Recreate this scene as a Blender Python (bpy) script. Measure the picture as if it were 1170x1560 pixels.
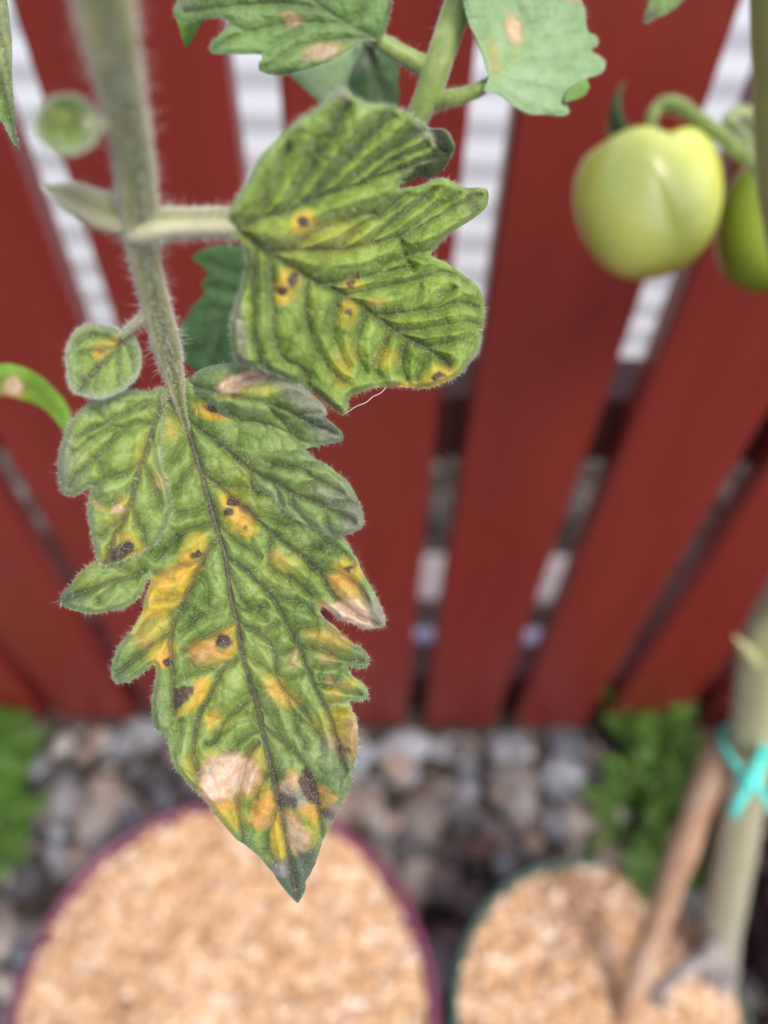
import bpy, math, random
import numpy as np
from mathutils import Matrix, Vector

for _o in list(bpy.data.objects):
    bpy.data.objects.remove(_o)
SC = bpy.context.scene
rng = np.random.default_rng(7)
random.seed(7)

# ------------------------------------------------------------------ camera
F = 1171.0                                   # focal length in photo pixels (1170 x 1560)
CAM = np.array([0.0, 0.0, 0.70])             # phone held 70 cm above the gravel
def camera_rotation(psi):
    d = np.array([558 - 585, -(1672 - 780), -F]); d /= np.linalg.norm(d)
    rz = -d[0]; c = math.sqrt(1 - rz * rz); b = -d
    right = np.array([c * math.cos(psi), c * math.sin(psi), rz])
    par = -rz * b[1] / c; perp = math.sqrt(1 - b[1] ** 2 - par ** 2)
    e = np.array([math.cos(psi), math.sin(psi)]); q = np.array([-math.sin(psi), math.cos(psi)])
    up = np.array([*(e * par + q * perp), b[1]])
    return np.stack([right, up, np.cross(right, up)], 1)
RC = camera_rotation(math.radians(0.6))
cam_data = bpy.data.cameras.new('camera')
cam = bpy.data.objects.new('camera', cam_data)
SC.collection.objects.link(cam)
cam.matrix_world = Matrix([[*RC[0], CAM[0]], [*RC[1], CAM[1]], [*RC[2], CAM[2]], [0, 0, 0, 1]])
cam_data.sensor_fit = 'VERTICAL'; cam_data.sensor_height = 34.64; cam_data.sensor_width = 25.98
cam_data.lens = 26.0
cam_data.clip_start = 0.004; cam_data.clip_end = 200
cam_data.dof.use_dof = True
cam_data.dof.focus_distance = 0.1135
cam_data.dof.aperture_fstop = 26.0 / 3.5      # 3.5 mm pupil of a phone lens
SC.camera = cam

# ------------------------------------------------------------------ sky, sun, exposure
SUN_EL, SUN_AZ = math.radians(60), math.radians(142)     # azimuth clockwise from +Y
world = bpy.data.worlds.new('World'); SC.world = world; world.use_nodes = True
wn = world.node_tree.nodes; wl = world.node_tree.links
wn.clear()
sky = wn.new('ShaderNodeTexSky'); sky.sky_type = 'NISHITA'; sky.sun_disc = False
sky.sun_elevation = SUN_EL; sky.sun_rotation = SUN_AZ
sky.air_density = 1.0; sky.dust_density = 4.0; sky.ozone_density = 1.0
bg = wn.new('ShaderNodeBackground'); bg.inputs['Strength'].default_value = 0.15
wo = wn.new('ShaderNodeOutputWorld')
wl.new(sky.outputs[0], bg.inputs[0]); wl.new(bg.outputs[0], wo.inputs[0])
sun_d = bpy.data.lights.new('sun', 'SUN'); sun_d.energy = 1.5; sun_d.angle = math.radians(26)
sun_d.color = (1.0, 0.95, 0.88)
sun = bpy.data.objects.new('sun', sun_d); SC.collection.objects.link(sun)
sv = Vector((math.sin(SUN_AZ) * math.cos(SUN_EL), math.cos(SUN_AZ) * math.cos(SUN_EL), math.sin(SUN_EL)))
sun.rotation_euler = sv.to_track_quat('Z', 'Y').to_euler()
sun.location = sv * 5
SC.view_settings.view_transform = 'Standard'; SC.view_settings.look = 'None'
SC.view_settings.gamma = 1.0; SC.view_settings.exposure = 0.60
SC.cycles.use_denoising = True
SC.cycles.max_bounces = 6; SC.cycles.transparent_max_bounces = 8

# ------------------------------------------------------------------ helpers
def at(px, py, z):
    """world point seen at photo pixel (px, py) at depth z metres"""
    return CAM + RC @ np.array([(px - 585) / F * z, -(py - 780) / F * z, -z])
def at_many(px, py, z):
    c = np.stack([(px - 585) / F * z, -(py - 780) / F * z, -z], -1)
    return CAM + c @ RC.T
def on_height(px, py, h):
    r = RC @ np.array([(px - 585) / F, -(py - 780) / F, -1.0])
    return CAM + r * ((h - CAM[2]) / r[2])

def link(o, parent=None):
    SC.collection.objects.link(o)
    if parent is not None: o.parent = parent
    return o
def tag(o, label=None, cat=None, group=None, kind=None):
    if label: o['label'] = label
    if cat: o['category'] = cat
    if group: o['group'] = group
    if kind: o['kind'] = kind
    return o
def empty(name, loc):
    o = bpy.data.objects.new(name, None); o.location = loc; o.empty_display_size = 0.02
    return link(o)
def mesh_obj(name, verts, faces, mat, parent=None, smooth=True, attrs=None, origin=None):
    """faces: list of index tuples, or an (n,k) integer array"""
    v = np.asarray(verts, float)
    if origin is None and parent is not None:
        p = parent; off = np.zeros(3)
        while p is not None: off += np.array(p.location); p = p.parent
        origin = off
    elif origin is not None:
        origin = np.asarray(origin, float)
    if origin is not None: v = v - origin
    me = bpy.data.meshes.new(name)
    me.from_pydata(v.tolist(), [], faces.tolist() if isinstance(faces, np.ndarray) else faces)
    if smooth: me.polygons.foreach_set('use_smooth', [True] * len(me.polygons))
    for k, a in (attrs or {}).items():
        at_ = me.attributes.new(k, 'FLOAT', 'POINT'); at_.data.foreach_set('value', np.asarray(a, np.float32))
    me.materials.append(mat); me.update()
    o = bpy.data.objects.new(name, me)
    if parent is None and origin is not None: o.location = origin
    return link(o, parent)

_tab = rng.random((8, 128, 128))
def vnoise(x, y, scale, seed=0):
    x = np.asarray(x, float) / scale + 17.3 * seed; y = np.asarray(y, float) / scale + 9.1 * seed
    xi = np.floor(x).astype(int); yi = np.floor(y).astype(int); fx = x - xi; fy = y - yi
    fx = fx * fx * (3 - 2 * fx); fy = fy * fy * (3 - 2 * fy)
    t = _tab[seed % 8]; g = lambda a, b: t[a % 128, b % 128]
    return ((g(xi, yi) * (1 - fx) + g(xi + 1, yi) * fx) * (1 - fy) + (g(xi, yi + 1) * (1 - fx) + g(xi + 1, yi + 1) * fx) * fy) * 2 - 1
def fbm(x, y, scale, seed=0, n=3):
    s = 0; a = 1.0
    for k in range(n): s = s + a * vnoise(x, y, scale / 2 ** k, seed + k); a *= .5
    return s / 1.75
def sstep(a, b, x):
    t = np.clip((x - a) / (b - a), 0, 1); return t * t * (3 - 2 * t)

def catmull(P, n, closed=False):
    P = np.asarray(P, float); m = len(P); out = []
    rngk = range(m) if closed else range(m - 1)
    for i in rngk:
        if closed: p0, p1, p2, p3 = P[i - 1], P[i], P[(i + 1) % m], P[(i + 2) % m]
        else: p0, p1, p2, p3 = P[max(i - 1, 0)], P[i], P[i + 1], P[min(i + 2, m - 1)]
        for k in range(n):
            t = k / n
            out.append(.5 * ((2 * p1) + (-p0 + p2) * t + (2 * p0 - 5 * p1 + 4 * p2 - p3) * t * t + (-p0 + 3 * p1 - 3 * p2 + p3) * t ** 3))
    if not closed: out.append(P[-1])
    return np.array(out)

def frames(C):
    T = np.gradient(C, axis=0); T /= np.linalg.norm(T, axis=1)[:, None] + 1e-12
    ref = np.array([0.3, 0.2, 0.93]); ref /= np.linalg.norm(ref)
    if abs(T[0] @ ref) > .9: ref = np.array([1.0, 0, 0])
    N = np.zeros_like(T); n = ref - T[0] * (ref @ T[0]); n /= np.linalg.norm(n); N[0] = n
    for i in range(1, len(T)):
        n = N[i - 1] - T[i] * (N[i - 1] @ T[i]); n /= np.linalg.norm(n); N[i] = n
    return T, N, np.cross(T, N)
def tube(pts, radii, seg=14, sub=6, ribs=0, rib_amp=.1, rough=0.0, cap=True):
    """round bar through 3D points with a radius at each"""
    Q = catmull(np.c_[np.asarray(pts, float), np.asarray(radii, float)], sub)
    C, R = Q[:, :3], Q[:, 3]
    T, N, B = frames(C)
    a = np.linspace(0, 2 * math.pi, seg, endpoint=False)
    prof = 1 + rib_amp * np.cos(ribs * a) if ribs else np.ones(seg)
    rr = R[:, None] * prof[None, :]
    if rough: rr = rr * (1 + rough * fbm(np.arange(len(C))[:, None] * 1.0 + 0 * a[None], a[None] * 3.0 + 0 * R[:, None], 3.0, 3))
    V = C[:, None, :] + rr[..., None] * (np.cos(a)[None, :, None] * N[:, None, :] + np.sin(a)[None, :, None] * B[:, None, :])
    n = len(C); V = V.reshape(-1, 3); Fc = []
    global LAST_RIB
    LAST_RIB = np.tile(.5 + .5 * np.cos(ribs * a), n) if ribs else np.full(n * seg, .5)
    if cap: LAST_RIB = np.concatenate([LAST_RIB, [.5, .5]])
    for i in range(n - 1):
        for j in range(seg):
            k = (j + 1) % seg
            Fc.append((i * seg + j, i * seg + k, (i + 1) * seg + k, (i + 1) * seg + j))
    if cap:
        V = np.vstack([V, C[0], C[-1]]); c0, c1 = len(V) - 2, len(V) - 1
        for j in range(seg):
            k = (j + 1) % seg
            Fc.append((c0, k, j)); Fc.append((c1, (n - 1) * seg + j, (n - 1) * seg + k))
    return V, Fc
def merge(parts):
    V = []; Fc = []; o = 0
    for v, f in parts:
        v = np.asarray(v); V.append(v); Fc += [tuple(int(i) + o for i in q) for q in f]; o += len(v)
    return np.vstack(V), Fc
def box(x0, x1, y0, y1, z0, z1, b=0.0):
    """box with its vertical and horizontal edges chamfered by b"""
    if b <= 0:
        v = [(x, y, z) for z in (z0, z1) for y in (y0, y1) for x in (x0, x1)]
        return np.array(v), [(0, 2, 3, 1), (4, 5, 7, 6), (0, 1, 5, 4), (2, 6, 7, 3), (0, 4, 6, 2), (1, 3, 7, 5)]
    ring = lambda z, c: [(x0 + b + c, y0 + c, z), (x1 - b - c, y0 + c, z), (x1 - c, y0 + b + c, z), (x1 - c, y1 - b - c, z), (x1 - b - c, y1 - c, z), (x0 + b + c, y1 - c, z), (x0 + c, y1 - b - c, z), (x0 + c, y0 + b + c, z)]
    L = [ring(z0, b * .6), ring(z0 + b, 0), ring(z1 - b, 0), ring(z1, b * .6)]
    v = [p for r in L for p in r]; f = []
    for i in range(3):
        for j in range(8): k = (j + 1) % 8; f.append((i * 8 + j, i * 8 + k, i * 8 + 8 + k, i * 8 + 8 + j))
    f.append(tuple(range(7, -1, -1))); f.append(tuple(range(24, 32)))
    return np.array(v), f

# ------------------------------------------------------------------ materials
def new_mat(name):
    m = bpy.data.materials.new(name); m.use_nodes = True
    nt = m.node_tree; nt.nodes.clear()
    out = nt.nodes.new('ShaderNodeOutputMaterial'); p = nt.nodes.new('ShaderNodeBsdfPrincipled')
    nt.links.new(p.outputs[0], out.inputs['Surface'])
    return m, nt, p, out
def nd(nt, kind, **kw):
    n = nt.nodes.new(kind)
    for k, v in kw.items():
        if k in n.inputs: n.inputs[k].default_value = v
        else: setattr(n, k, v)
    return n
def rgba(c): return (c[0], c[1], c[2], 1.0)
def mixc(nt, fac, a, b):
    n = nt.nodes.new('ShaderNodeMix'); n.data_type = 'RGBA'
    for sock, v in ((n.inputs[0], fac), (n.inputs[6], a), (n.inputs[7], b)):
        if hasattr(v, 'is_linked') or hasattr(v, 'links'): nt.links.new(v, sock)
        else: sock.default_value = v if not isinstance(v, tuple) else rgba(v)
    return n.outputs[2]
def mathn(nt, op, a, b=None, clamp=False):
    n = nt.nodes.new('ShaderNodeMath'); n.operation = op; n.use_clamp = clamp
    for i, v in enumerate((a, b)):
        if v is None: continue
        if hasattr(v, 'links'): nt.links.new(v, n.inputs[i])
        else: n.inputs[i].default_value = v
    return n.outputs[0]
def noise(nt, scale, detail=3.0, rough=.55, coord=None, vec_scale=None):
    if coord is None:
        coord = nt.nodes.new('ShaderNodeTexCoord').outputs['Object']
    if vec_scale:
        mp = nt.nodes.new('ShaderNodeMapping'); mp.inputs['Scale'].default_value = vec_scale
        nt.links.new(coord, mp.inputs[0]); coord = mp.outputs[0]
    n = nd(nt, 'ShaderNodeTexNoise', Scale=scale, Detail=detail, Roughness=rough)
    nt.links.new(coord, n.inputs['Vector']); return n.outputs['Fac']
def ramp(nt, fac, stops):
    r = nt.nodes.new('ShaderNodeValToRGB'); e = r.color_ramp.elements
    while len(e) < len(stops): e.new(.5)
    for k, (p, c) in enumerate(stops): e[k].position = p; e[k].color = rgba(c)
    nt.links.new(fac, r.inputs[0]); return r.outputs[0]
def bump(nt, p, height, strength=.3, dist=.001):
    b = nd(nt, 'ShaderNodeBump', Strength=strength, Distance=dist)
    nt.links.new(height, b.inputs['Height']); nt.links.new(b.outputs[0], p.inputs['Normal'])

def simple_mat(name, stops, scale=40, detail=4, rough=.6, bump_s=0.0, bump_scale=200, bump_d=.001, vec_scale=None, island=False, spec=.5, sheen=0.0):
    m, nt, p, out = new_mat(name)
    if island:
        g = nt.nodes.new('ShaderNodeNewGeometry'); fac = g.outputs['Random Per Island']
    else:
        n = noise(nt, scale, detail, vec_scale=vec_scale)
        fac = mathn(nt, 'MULTIPLY_ADD', n, 1.8, True); fac.node.inputs[2].default_value = -.4
    col = ramp(nt, fac, stops)
    if island:
        col = mixc(nt, mathn(nt, 'MULTIPLY', noise(nt, scale, detail), .45), col, (.12, .10, .09) if stops[0][1][0] < .3 else (.55, .36, .2))
    nt.links.new(col, p.inputs['Base Color'])
    p.inputs['Roughness'].default_value = rough; p.inputs['Specular IOR Level'].default_value = spec
    if sheen: p.inputs['Sheen Weight'].default_value = sheen
    if bump_s: bump(nt, p, noise(nt, bump_scale, 4, vec_scale=vec_scale), bump_s, bump_d)
    return m

def leaf_mat(name, dark, mid, bright, frost=(.25, .31, .23), trans=.18, nscale=170, yellow_amt=.0, tex=1.0):
    """leaf green mottled by noise; masks on the mesh say where veins, blight and yellowing are"""
    m, nt, p, out = new_mat(name)
    A = lambda k: nd(nt, 'ShaderNodeAttribute', attribute_name=k).outputs['Fac']
    n1 = noise(nt, nscale, 4, .6); n2 = noise(nt, nscale * 4.5, 3, .6); n3 = noise(nt, nscale * 16, 2, .6)
    f = mathn(nt, 'ADD', mathn(nt, 'MULTIPLY', n1, .75), mathn(nt, 'MULTIPLY', n2, .25))
    f = mathn(nt, 'ADD', f, mathn(nt, 'MULTIPLY', A('bulge'), .16))
    col = ramp(nt, f, [(.36, dark), (.52, mid), (.70, bright)])
    fr = mathn(nt, 'MULTIPLY', A('frost'), mathn(nt, 'ADD', mathn(nt, 'MULTIPLY', n2, .9), .25), True)
    col = mixc(nt, fr, col, frost)
    if yellow_amt:
        yy = mathn(nt, 'MULTIPLY', mathn(nt, 'SUBTRACT', noise(nt, nscale * .55, 2), .52, True), yellow_amt, True)
        col = mixc(nt, yy, col, (.42, .40, .04))
    patch = mathn(nt, 'ADD', mathn(nt, 'MULTIPLY', mathn(nt, 'SUBTRACT', noise(nt, nscale * 2.6, 4, .65), .5), 3.2), .92, True)
    col = mixc(nt, mathn(nt, 'MULTIPLY', A('yellow'), patch), col, mixc(nt, n2, (.50, .36, .02), (.74, .50, .055)))
    col = mixc(nt, mathn(nt, 'MULTIPLY', A('orange'), patch), col, mixc(nt, n2, (.60, .27, .035), (.80, .43, .10)))
    tn = ramp(nt, mathn(nt, 'ADD', mathn(nt, 'MULTIPLY', A('tan'), .75), mathn(nt, 'MULTIPLY', mathn(nt, 'SUBTRACT', n2, .5), 1.1), True), [(.15, (.36, .19, .085)), (.5, (.56, .34, .19)), (.85, (.72, .54, .41))])
    col = mixc(nt, A('tan'), col, tn)
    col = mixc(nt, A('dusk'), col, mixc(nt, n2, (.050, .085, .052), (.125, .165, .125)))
    col = mixc(nt, A('grey'), col, mixc(nt, n2, (.20, .17, .16), (.42, .36, .33)))
    col = mixc(nt, mathn(nt, 'MULTIPLY', A('vein'), .9, True), col, (.075, .068, .038))
    col = mixc(nt, A('brown'), col, mixc(nt, mathn(nt, 'MULTIPLY', n3, 1.0), (.020, .012, .008), (.15, .098, .072)))
    # tiny pale glandular dots between the hairs
    dots = ramp(nt, n3, [(.62, (0, 0, 0)), (.72, (1, 1, 1))])
    col = mixc(nt, mathn(nt, 'MULTIPLY', dots, .16 * tex), col, (.55, .62, .38))
    nt.links.new(col, p.inputs['Base Color'])
    p.inputs['Roughness'].default_value = .55; p.inputs['Specular IOR Level'].default_value = .35
    p.inputs['Sheen Weight'].default_value = .16; p.inputs['Sheen Roughness'].default_value = .4
    p.inputs['Sheen Tint'].default_value = (.9, 1, .9, 1)
    b = nd(nt, 'ShaderNodeBump', Strength=.8 * tex, Distance=.00022)
    hh = mathn(nt, 'ADD', mathn(nt, 'MULTIPLY', n3, .5), n2)
    nt.links.new(hh, b.inputs['Height']); nt.links.new(b.outputs[0], p.inputs['Normal'])
    tr = nt.nodes.new('ShaderNodeBsdfTranslucent'); nt.links.new(col, tr.inputs[0])
    mx = nt.nodes.new('ShaderNodeMixShader'); mx.inputs[0].default_value = trans
    nt.links.new(p.outputs[0], mx.inputs[1]); nt.links.new(tr.outputs[0], mx.inputs[2])
    nt.links.new(mx.outputs[0], out.inputs['Surface'])
    return m

M = {}
M['leaf'] = leaf_mat('leaf_grey_green', (.055, .102, .010), (.148, .240, .034), (.290, .400, .112), yellow_amt=1.1, frost=(.25, .31, .24))
M['leaf_lime'] = leaf_mat('leaf_lime_green', (.060, .112, .006), (.160, .262, .018), (.310, .440, .085), yellow_amt=.9)
M['leaf_light'] = leaf_mat('leaf_light_green', (.110, .185, .014), (.235, .350, .050), (.390, .510, .160), yellow_amt=1.0)
M['leaf_fresh'] = leaf_mat('leaf_fresh_green', (.075, .150, .030), (.120, .235, .050), (.190, .330, .090), yellow_amt=.4, nscale=110)
M['leaf_pale'] = leaf_mat('leaf_pale_underside', (.185, .300, .125), (.250, .390, .180), (.320, .460, .245), nscale=90, tex=.6)
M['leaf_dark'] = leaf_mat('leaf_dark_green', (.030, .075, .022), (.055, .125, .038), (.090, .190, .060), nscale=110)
M['leaf_bright'] = leaf_mat('leaf_bright_green', (.120, .250, .020), (.190, .370, .040), (.270, .480, .070), nscale=90, trans=.3, tex=.5)
m, nt, p, out = new_mat('plant_hair'); M['hair'] = m
p.inputs['Base Color'].default_value = (.74, .76, .66, 1); p.inputs['Roughness'].default_value = .35
p.inputs['Transmission Weight'].default_value = .0; p.inputs['Sheen Weight'].default_value = .3
def stem_mat(name, valley, ridge, bright):
    m, nt, p, out = new_mat(name)
    A = nd(nt, 'ShaderNodeAttribute', attribute_name='rib').outputs['Fac']
    n1 = noise(nt, 220, 4)
    fac = mathn(nt, 'ADD', mathn(nt, 'MULTIPLY', A, .75), mathn(nt, 'MULTIPLY', mathn(nt, 'SUBTRACT', n1, .4), .6), True)
    col = ramp(nt, fac, [(.1, valley), (.6, ridge), (.95, bright)])
    nt.links.new(col, p.inputs['Base Color']); p.inputs['Roughness'].default_value = .5; p.inputs['Sheen Weight'].default_value = .5
    bump(nt, p, noise(nt, 900, 4), .5, .0003)
    return m
M['stem'] = stem_mat('stem_olive', (.085, .105, .016), (.190, .200, .062), (.44, .40, .24))
M['petiole'] = stem_mat('petiole_pale', (.20, .205, .080), (.38, .37, .21), (.54, .50, .35))
M['stem_green'] = simple_mat('stem_green', [(.2, (.130, .190, .030)), (.55, (.210, .290, .060)), (.85, (.34, .42, .15))], scale=160, rough=.5, bump_s=.4, bump_scale=900, bump_d=.0003, sheen=.5)
M['rib'] = simple_mat('midrib_brown', [(.2, (.040, .034, .018)), (.8, (.085, .075, .038))], scale=400, rough=.6)
m, nt, p, out = new_mat('old_stem'); M['old_stem'] = m
tc = nt.nodes.new('ShaderNodeTexCoord'); sx = nt.nodes.new('ShaderNodeSeparateXYZ'); nt.links.new(tc.outputs['Object'], sx.inputs[0])
hgt = mathn(nt, 'DIVIDE', sx.outputs['Z'], .62, True)
young = ramp(nt, hgt, [(.0, (.34, .31, .25)), (.22, (.40, .37, .24)), (.5, (.38, .38, .16)), (.85, (.36, .38, .060)), (1.0, (.34, .36, .050))])
col = mixc(nt, mathn(nt, 'MULTIPLY', noise(nt, 60, 4), .55), young, (.26, .24, .11))
nt.links.new(col, p.inputs['Base Color']); p.inputs['Roughness'].default_value = .5; p.inputs['Sheen Weight'].default_value = .2
bump(nt, p, noise(nt, 250, 4), .4, .001)
M['dry'] = simple_mat('dry_stalk', [(.2, (.16, .13, .12)), (.8, (.42, .38, .36))], scale=70, rough=.7)
M['stake'] = simple_mat('stake_brown', [(.2, (.30, .16, .085)), (.5, (.42, .25, .15)), (.85, (.52, .36, .25))], scale=50, rough=.55, vec_scale=(1, 1, .25))
M['twine'] = simple_mat('twine_teal', [(.2, (.06, .50, .42)), (.8, (.13, .74, .64))], scale=300, rough=.5)
M['red'] = simple_mat('red_paint', [(.15, (.176, .0190, .0136)), (.5, (.200, .0220, .0153)), (.85, (.222, .0250, .0176))], scale=9, rough=.42, bump_s=.25, bump_scale=60, bump_d=.0006, vec_scale=(6, 6, .5))
M['rail'] = simple_mat('shaded_red_rail', [(.2, (.05, .010, .010)), (.8, (.075, .014, .012))], scale=12, rough=.6, vec_scale=(.5, 4, 4))  # rail red darkened in the colour to stand for shade behind the planks
M['white'] = simple_mat('white_enamel', [(.2, (.80, .88, .96)), (.8, (.83, .90, .97))], scale=6, rough=.35)
M['concrete'] = simple_mat('pale_concrete', [(.2, (.52, .44, .42)), (.8, (.72, .66, .64))], scale=60, rough=.8, bump_s=.4, bump_scale=300)
M['pipe'] = simple_mat('lilac_pipe', [(.2, (.40, .36, .55)), (.8, (.50, .46, .66))], scale=20, rough=.4)
M['soil'] = simple_mat('dark_soil', [(.2, (.028, .022, .018)), (.5, (.055, .042, .034)), (.85, (.10, .08, .065))], scale=70, rough=.95, bump_s=.8, bump_scale=120, bump_d=.004)
M['gravel'] = simple_mat('gravel', [(.0, (.030, .030, .034)), (.14, (.095, .102, .122)), (.26, (.30, .27, .25)), (.38, (.16, .195, .25)), (.50, (.44, .31, .25)), (.60, (.20, .185, .19)), (.70, (.38, .43, .50)), (.80, (.56, .50, .45)), (.90, (.16, .095, .075)), (.95, (.055, .05, .052)), (1.0, (.62, .59, .57))], island=True, scale=90, rough=.7)
M['gravel_shaded'] = simple_mat('shaded_brown_gravel', [(.0, (.030, .026, .026)), (.3, (.085, .070, .062)), (.6, (.13, .11, .10)), (.85, (.19, .165, .15)), (1.0, (.27, .25, .24))], island=True, scale=90, rough=.8)  # brownish gravel with the fence's shade put into its darker stone colours
M['chips'] = simple_mat('wood_chips', [(.0, (.36, .19, .085)), (.18, (.54, .31, .15)), (.45, (.66, .42, .24)), (.7, (.74, .53, .36)), (.88, (.80, .62, .46)), (1.0, (.86, .74, .62))], island=True, scale=120, rough=.75)
M['purple'] = simple_mat('purple_plastic', [(.2, (.120, .024, .058)), (.8, (.185, .045, .095))], scale=20, rough=.4)
M['plum'] = simple_mat('plum_plastic', [(.2, (.028, .007, .018)), (.8, (.040, .010, .026))], scale=20, rough=.35)
M['green_pot'] = simple_mat('green_pot_plastic', [(.2, (.022, .060, .048)), (.8, (.050, .105, .085))], scale=20, rough=.4)
M['weed'] = leaf_mat('weed_green', (.040, .110, .010), (.075, .180, .020), (.130, .270, .045), nscale=60, tex=.4, trans=.25)

# tomato skin
m, nt, p, out = new_mat('unripe_tomato'); M['tomato'] = m
n = noise(nt, 45, 3)
col = ramp(nt, n, [(.3, (.56, .62, .075)), (.7, (.68, .72, .17))])
nt.links.new(col, p.inputs['Base Color'])
p.inputs['Roughness'].default_value = .34; p.inputs['Specular IOR Level'].default_value = .9; p.inputs['Coat Weight'].default_value = 1.0; p.inputs['Coat Roughness'].default_value = .22; p.inputs['Subsurface Weight'].default_value = .35
p.inputs['Subsurface Radius'].default_value = (.006, .007, .002); p.inputs['Subsurface Scale'].default_value = 1.0
m, nt, p, out = new_mat('green_tomato'); M['tomato_green'] = m
n = noise(nt, 45, 3)
col = ramp(nt, n, [(.3, (.21, .32, .02)), (.7, (.30, .40, .05))])
nt.links.new(col, p.inputs['Base Color'])
p.inputs['Roughness'].default_value = .25; p.inputs['Subsurface Weight'].default_value = .3
p.inputs['Subsurface Radius'].default_value = (.005, .006, .002); p.inputs['Subsurface Scale'].default_value = 1.0

# ================================================================== SETTING
FY = 0.2755                                   # front face of the fence
g = 40.0
ground = mesh_obj('ground', [(-g, -g, 0), (g, -g, 0), (g, g, 0), (-g, g, 0)], [(0, 1, 2, 3)], M['soil'], smooth=False)
tag(ground, 'dark bare soil under the gravel', kind='structure')

# gravel: rounded broken stones, two loose layers
def ico(sub):
    import bmesh
    bm = bmesh.new(); bmesh.ops.create_icosphere(bm, subdivisions=sub, radius=1)
    v = np.array([q.co[:] for q in bm.verts]); f = np.array([[q.index for q in t.verts] for t in bm.faces]); bm.free()
    return v, f
IV, IF = ico(2)
def stones(n, xr, yr, size, zmax, keep):
    V = []; Fc = []; o = 0
    while n > 0:
        x = rng.uniform(*xr); y = rng.uniform(*yr); n -= 1
        if not keep(x, y): continue
        s = size * math.exp(rng.normal(0, .38)); s = min(s, size * 2.0)
        v = IV.copy()
        for _ in range(5):                                   # flat broken faces
            q = rng.normal(size=3); q /= np.linalg.norm(q); dd = v @ q; lim = rng.uniform(.55, .9)
            v = v - np.outer(np.clip(dd - lim, 0, None), q)
        v = v * np.array([1, rng.uniform(.6, .95), rng.uniform(.45, .75)]) * s
        a = rng.uniform(0, 6.28); t = rng.uniform(-.5, .5); ca, sa, ct, st = math.cos(a), math.sin(a), math.cos(t), math.sin(t)
        v = v @ np.array([[1, 0, 0], [0, ct, -st], [0, st, ct]]).T @ np.array([[ca, -sa, 0], [sa, ca, 0], [0, 0, 1]]).T
        V.append(v + np.array([x, y, rng.uniform(.15, 1.0) * zmax])); Fc.append(IF + o); o += len(v)
    return np.vstack(V), np.vstack(Fc)
POTS = [(-.0875, .038, .1285), (.1410, .039, .090), (.40, .115, .125)]
def keep_front(x, y):
    return all(math.hypot(x - a, y - b) > r * .80 for a, b, r in POTS)
v, f = stones(1750, (-.55, .60), (-.10, .268), .0135, .010, keep_front)
gr = mesh_obj('gravel', v, f, M['gravel'])
tag(gr, 'mixed grey, pink and white gravel on the ground in front of the fence', kind='stuff')
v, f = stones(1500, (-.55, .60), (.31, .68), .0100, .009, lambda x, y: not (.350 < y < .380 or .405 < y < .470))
gr2 = mesh_obj('gravel', v, f, M['gravel_shaded'])
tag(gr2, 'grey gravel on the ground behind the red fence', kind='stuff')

# fence: one Empty, every plank a part
PITCH, GAP = .0832, .0168
fence = empty('slat_fence', (.0375, FY, 0))
tag(fence, 'dark red painted slat fence with narrow gaps standing on gravel', 'fence')
for k in range(-7, 8):
    x0 = .0375 + PITCH * (k - 1) + GAP / 2 + rng.uniform(-.0006, .0006); x1 = x0 + PITCH - GAP
    v, f = box(x0, x1, FY, FY + .018, .012 + rng.uniform(-.003, .003), .622 + rng.uniform(-.002, .002), .0022)
    mesh_obj('plank', v, f, M['red'], fence, smooth=False)
for z0, z1 in ((.366, .416), (.028, .078)):
    v, f = box(-.62, .66, FY + .0185, FY + .0525, z0, z1, .002)
    mesh_obj('rail', v, f, M['rail'], fence, smooth=False)
for x in (-.585, .625):
    v, f = box(x - .03, x + .03, FY + .0530, FY + .113, -.02, .610, .002)
    mesh_obj('post', v, f, M['red'], fence, smooth=False)

# white wall of horizontal corrugated sheet behind
WY = .715
wave = []
zz = np.arange(-.01, 1.50, .0025)
for z in zz:
    ph = (z / .040) % 1.0
    wave.append((WY - .0022 * (0.5 + 0.5 * math.cos(2 * math.pi * ph)), z))
xs = np.linspace(-1.6, 1.6, 5)
V = []; Fc = []
for (yy, z) in wave:
    for x in xs: V.append((x, yy, z))
for (yy, z) in wave:
    for x in xs: V.append((x, yy + .03, z))
nw = len(wave); nx = len(xs)
for i in range(nw - 1):
    for j in range(nx - 1):
        Fc.append((i * nx + j, i * nx + j + 1, (i + 1) * nx + j + 1, (i + 1) * nx + j))
        q = nw * nx; Fc.append((q + i * nx + j, q + (i + 1) * nx + j, q + (i + 1) * nx + j + 1, q + i * nx + j + 1))
top = (nw - 1) * nx
for j in range(nx - 1): Fc.append((top + j, top + j + 1, top + nw * nx + j + 1, top + nw * nx + j))
wall = mesh_obj('corrugated_wall', V, Fc, M['white'], origin=(0, WY, 0))
tag(wall, 'white horizontally ridged metal wall behind the red fence', 'wall')
v, f = box(-.20, .27, .408, .466, -.02, .020, .004)
ed = mesh_obj('concrete_edging', v, f, M['concrete'], smooth=False, origin=(.03, .437, 0))
tag(ed, 'pale concrete edging strip lying in the gravel behind the fence', 'edging')
v, f = tube([(-.16, .365, .012), (0, .364, .012), (.25, .366, .012)], [.0125] * 3, seg=16)
pp = mesh_obj('pipe', v, f, M['pipe'], origin=(0, .365, 0))
tag(pp, 'thin lilac plastic pipe on the gravel behind the fence', 'pipe')

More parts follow.
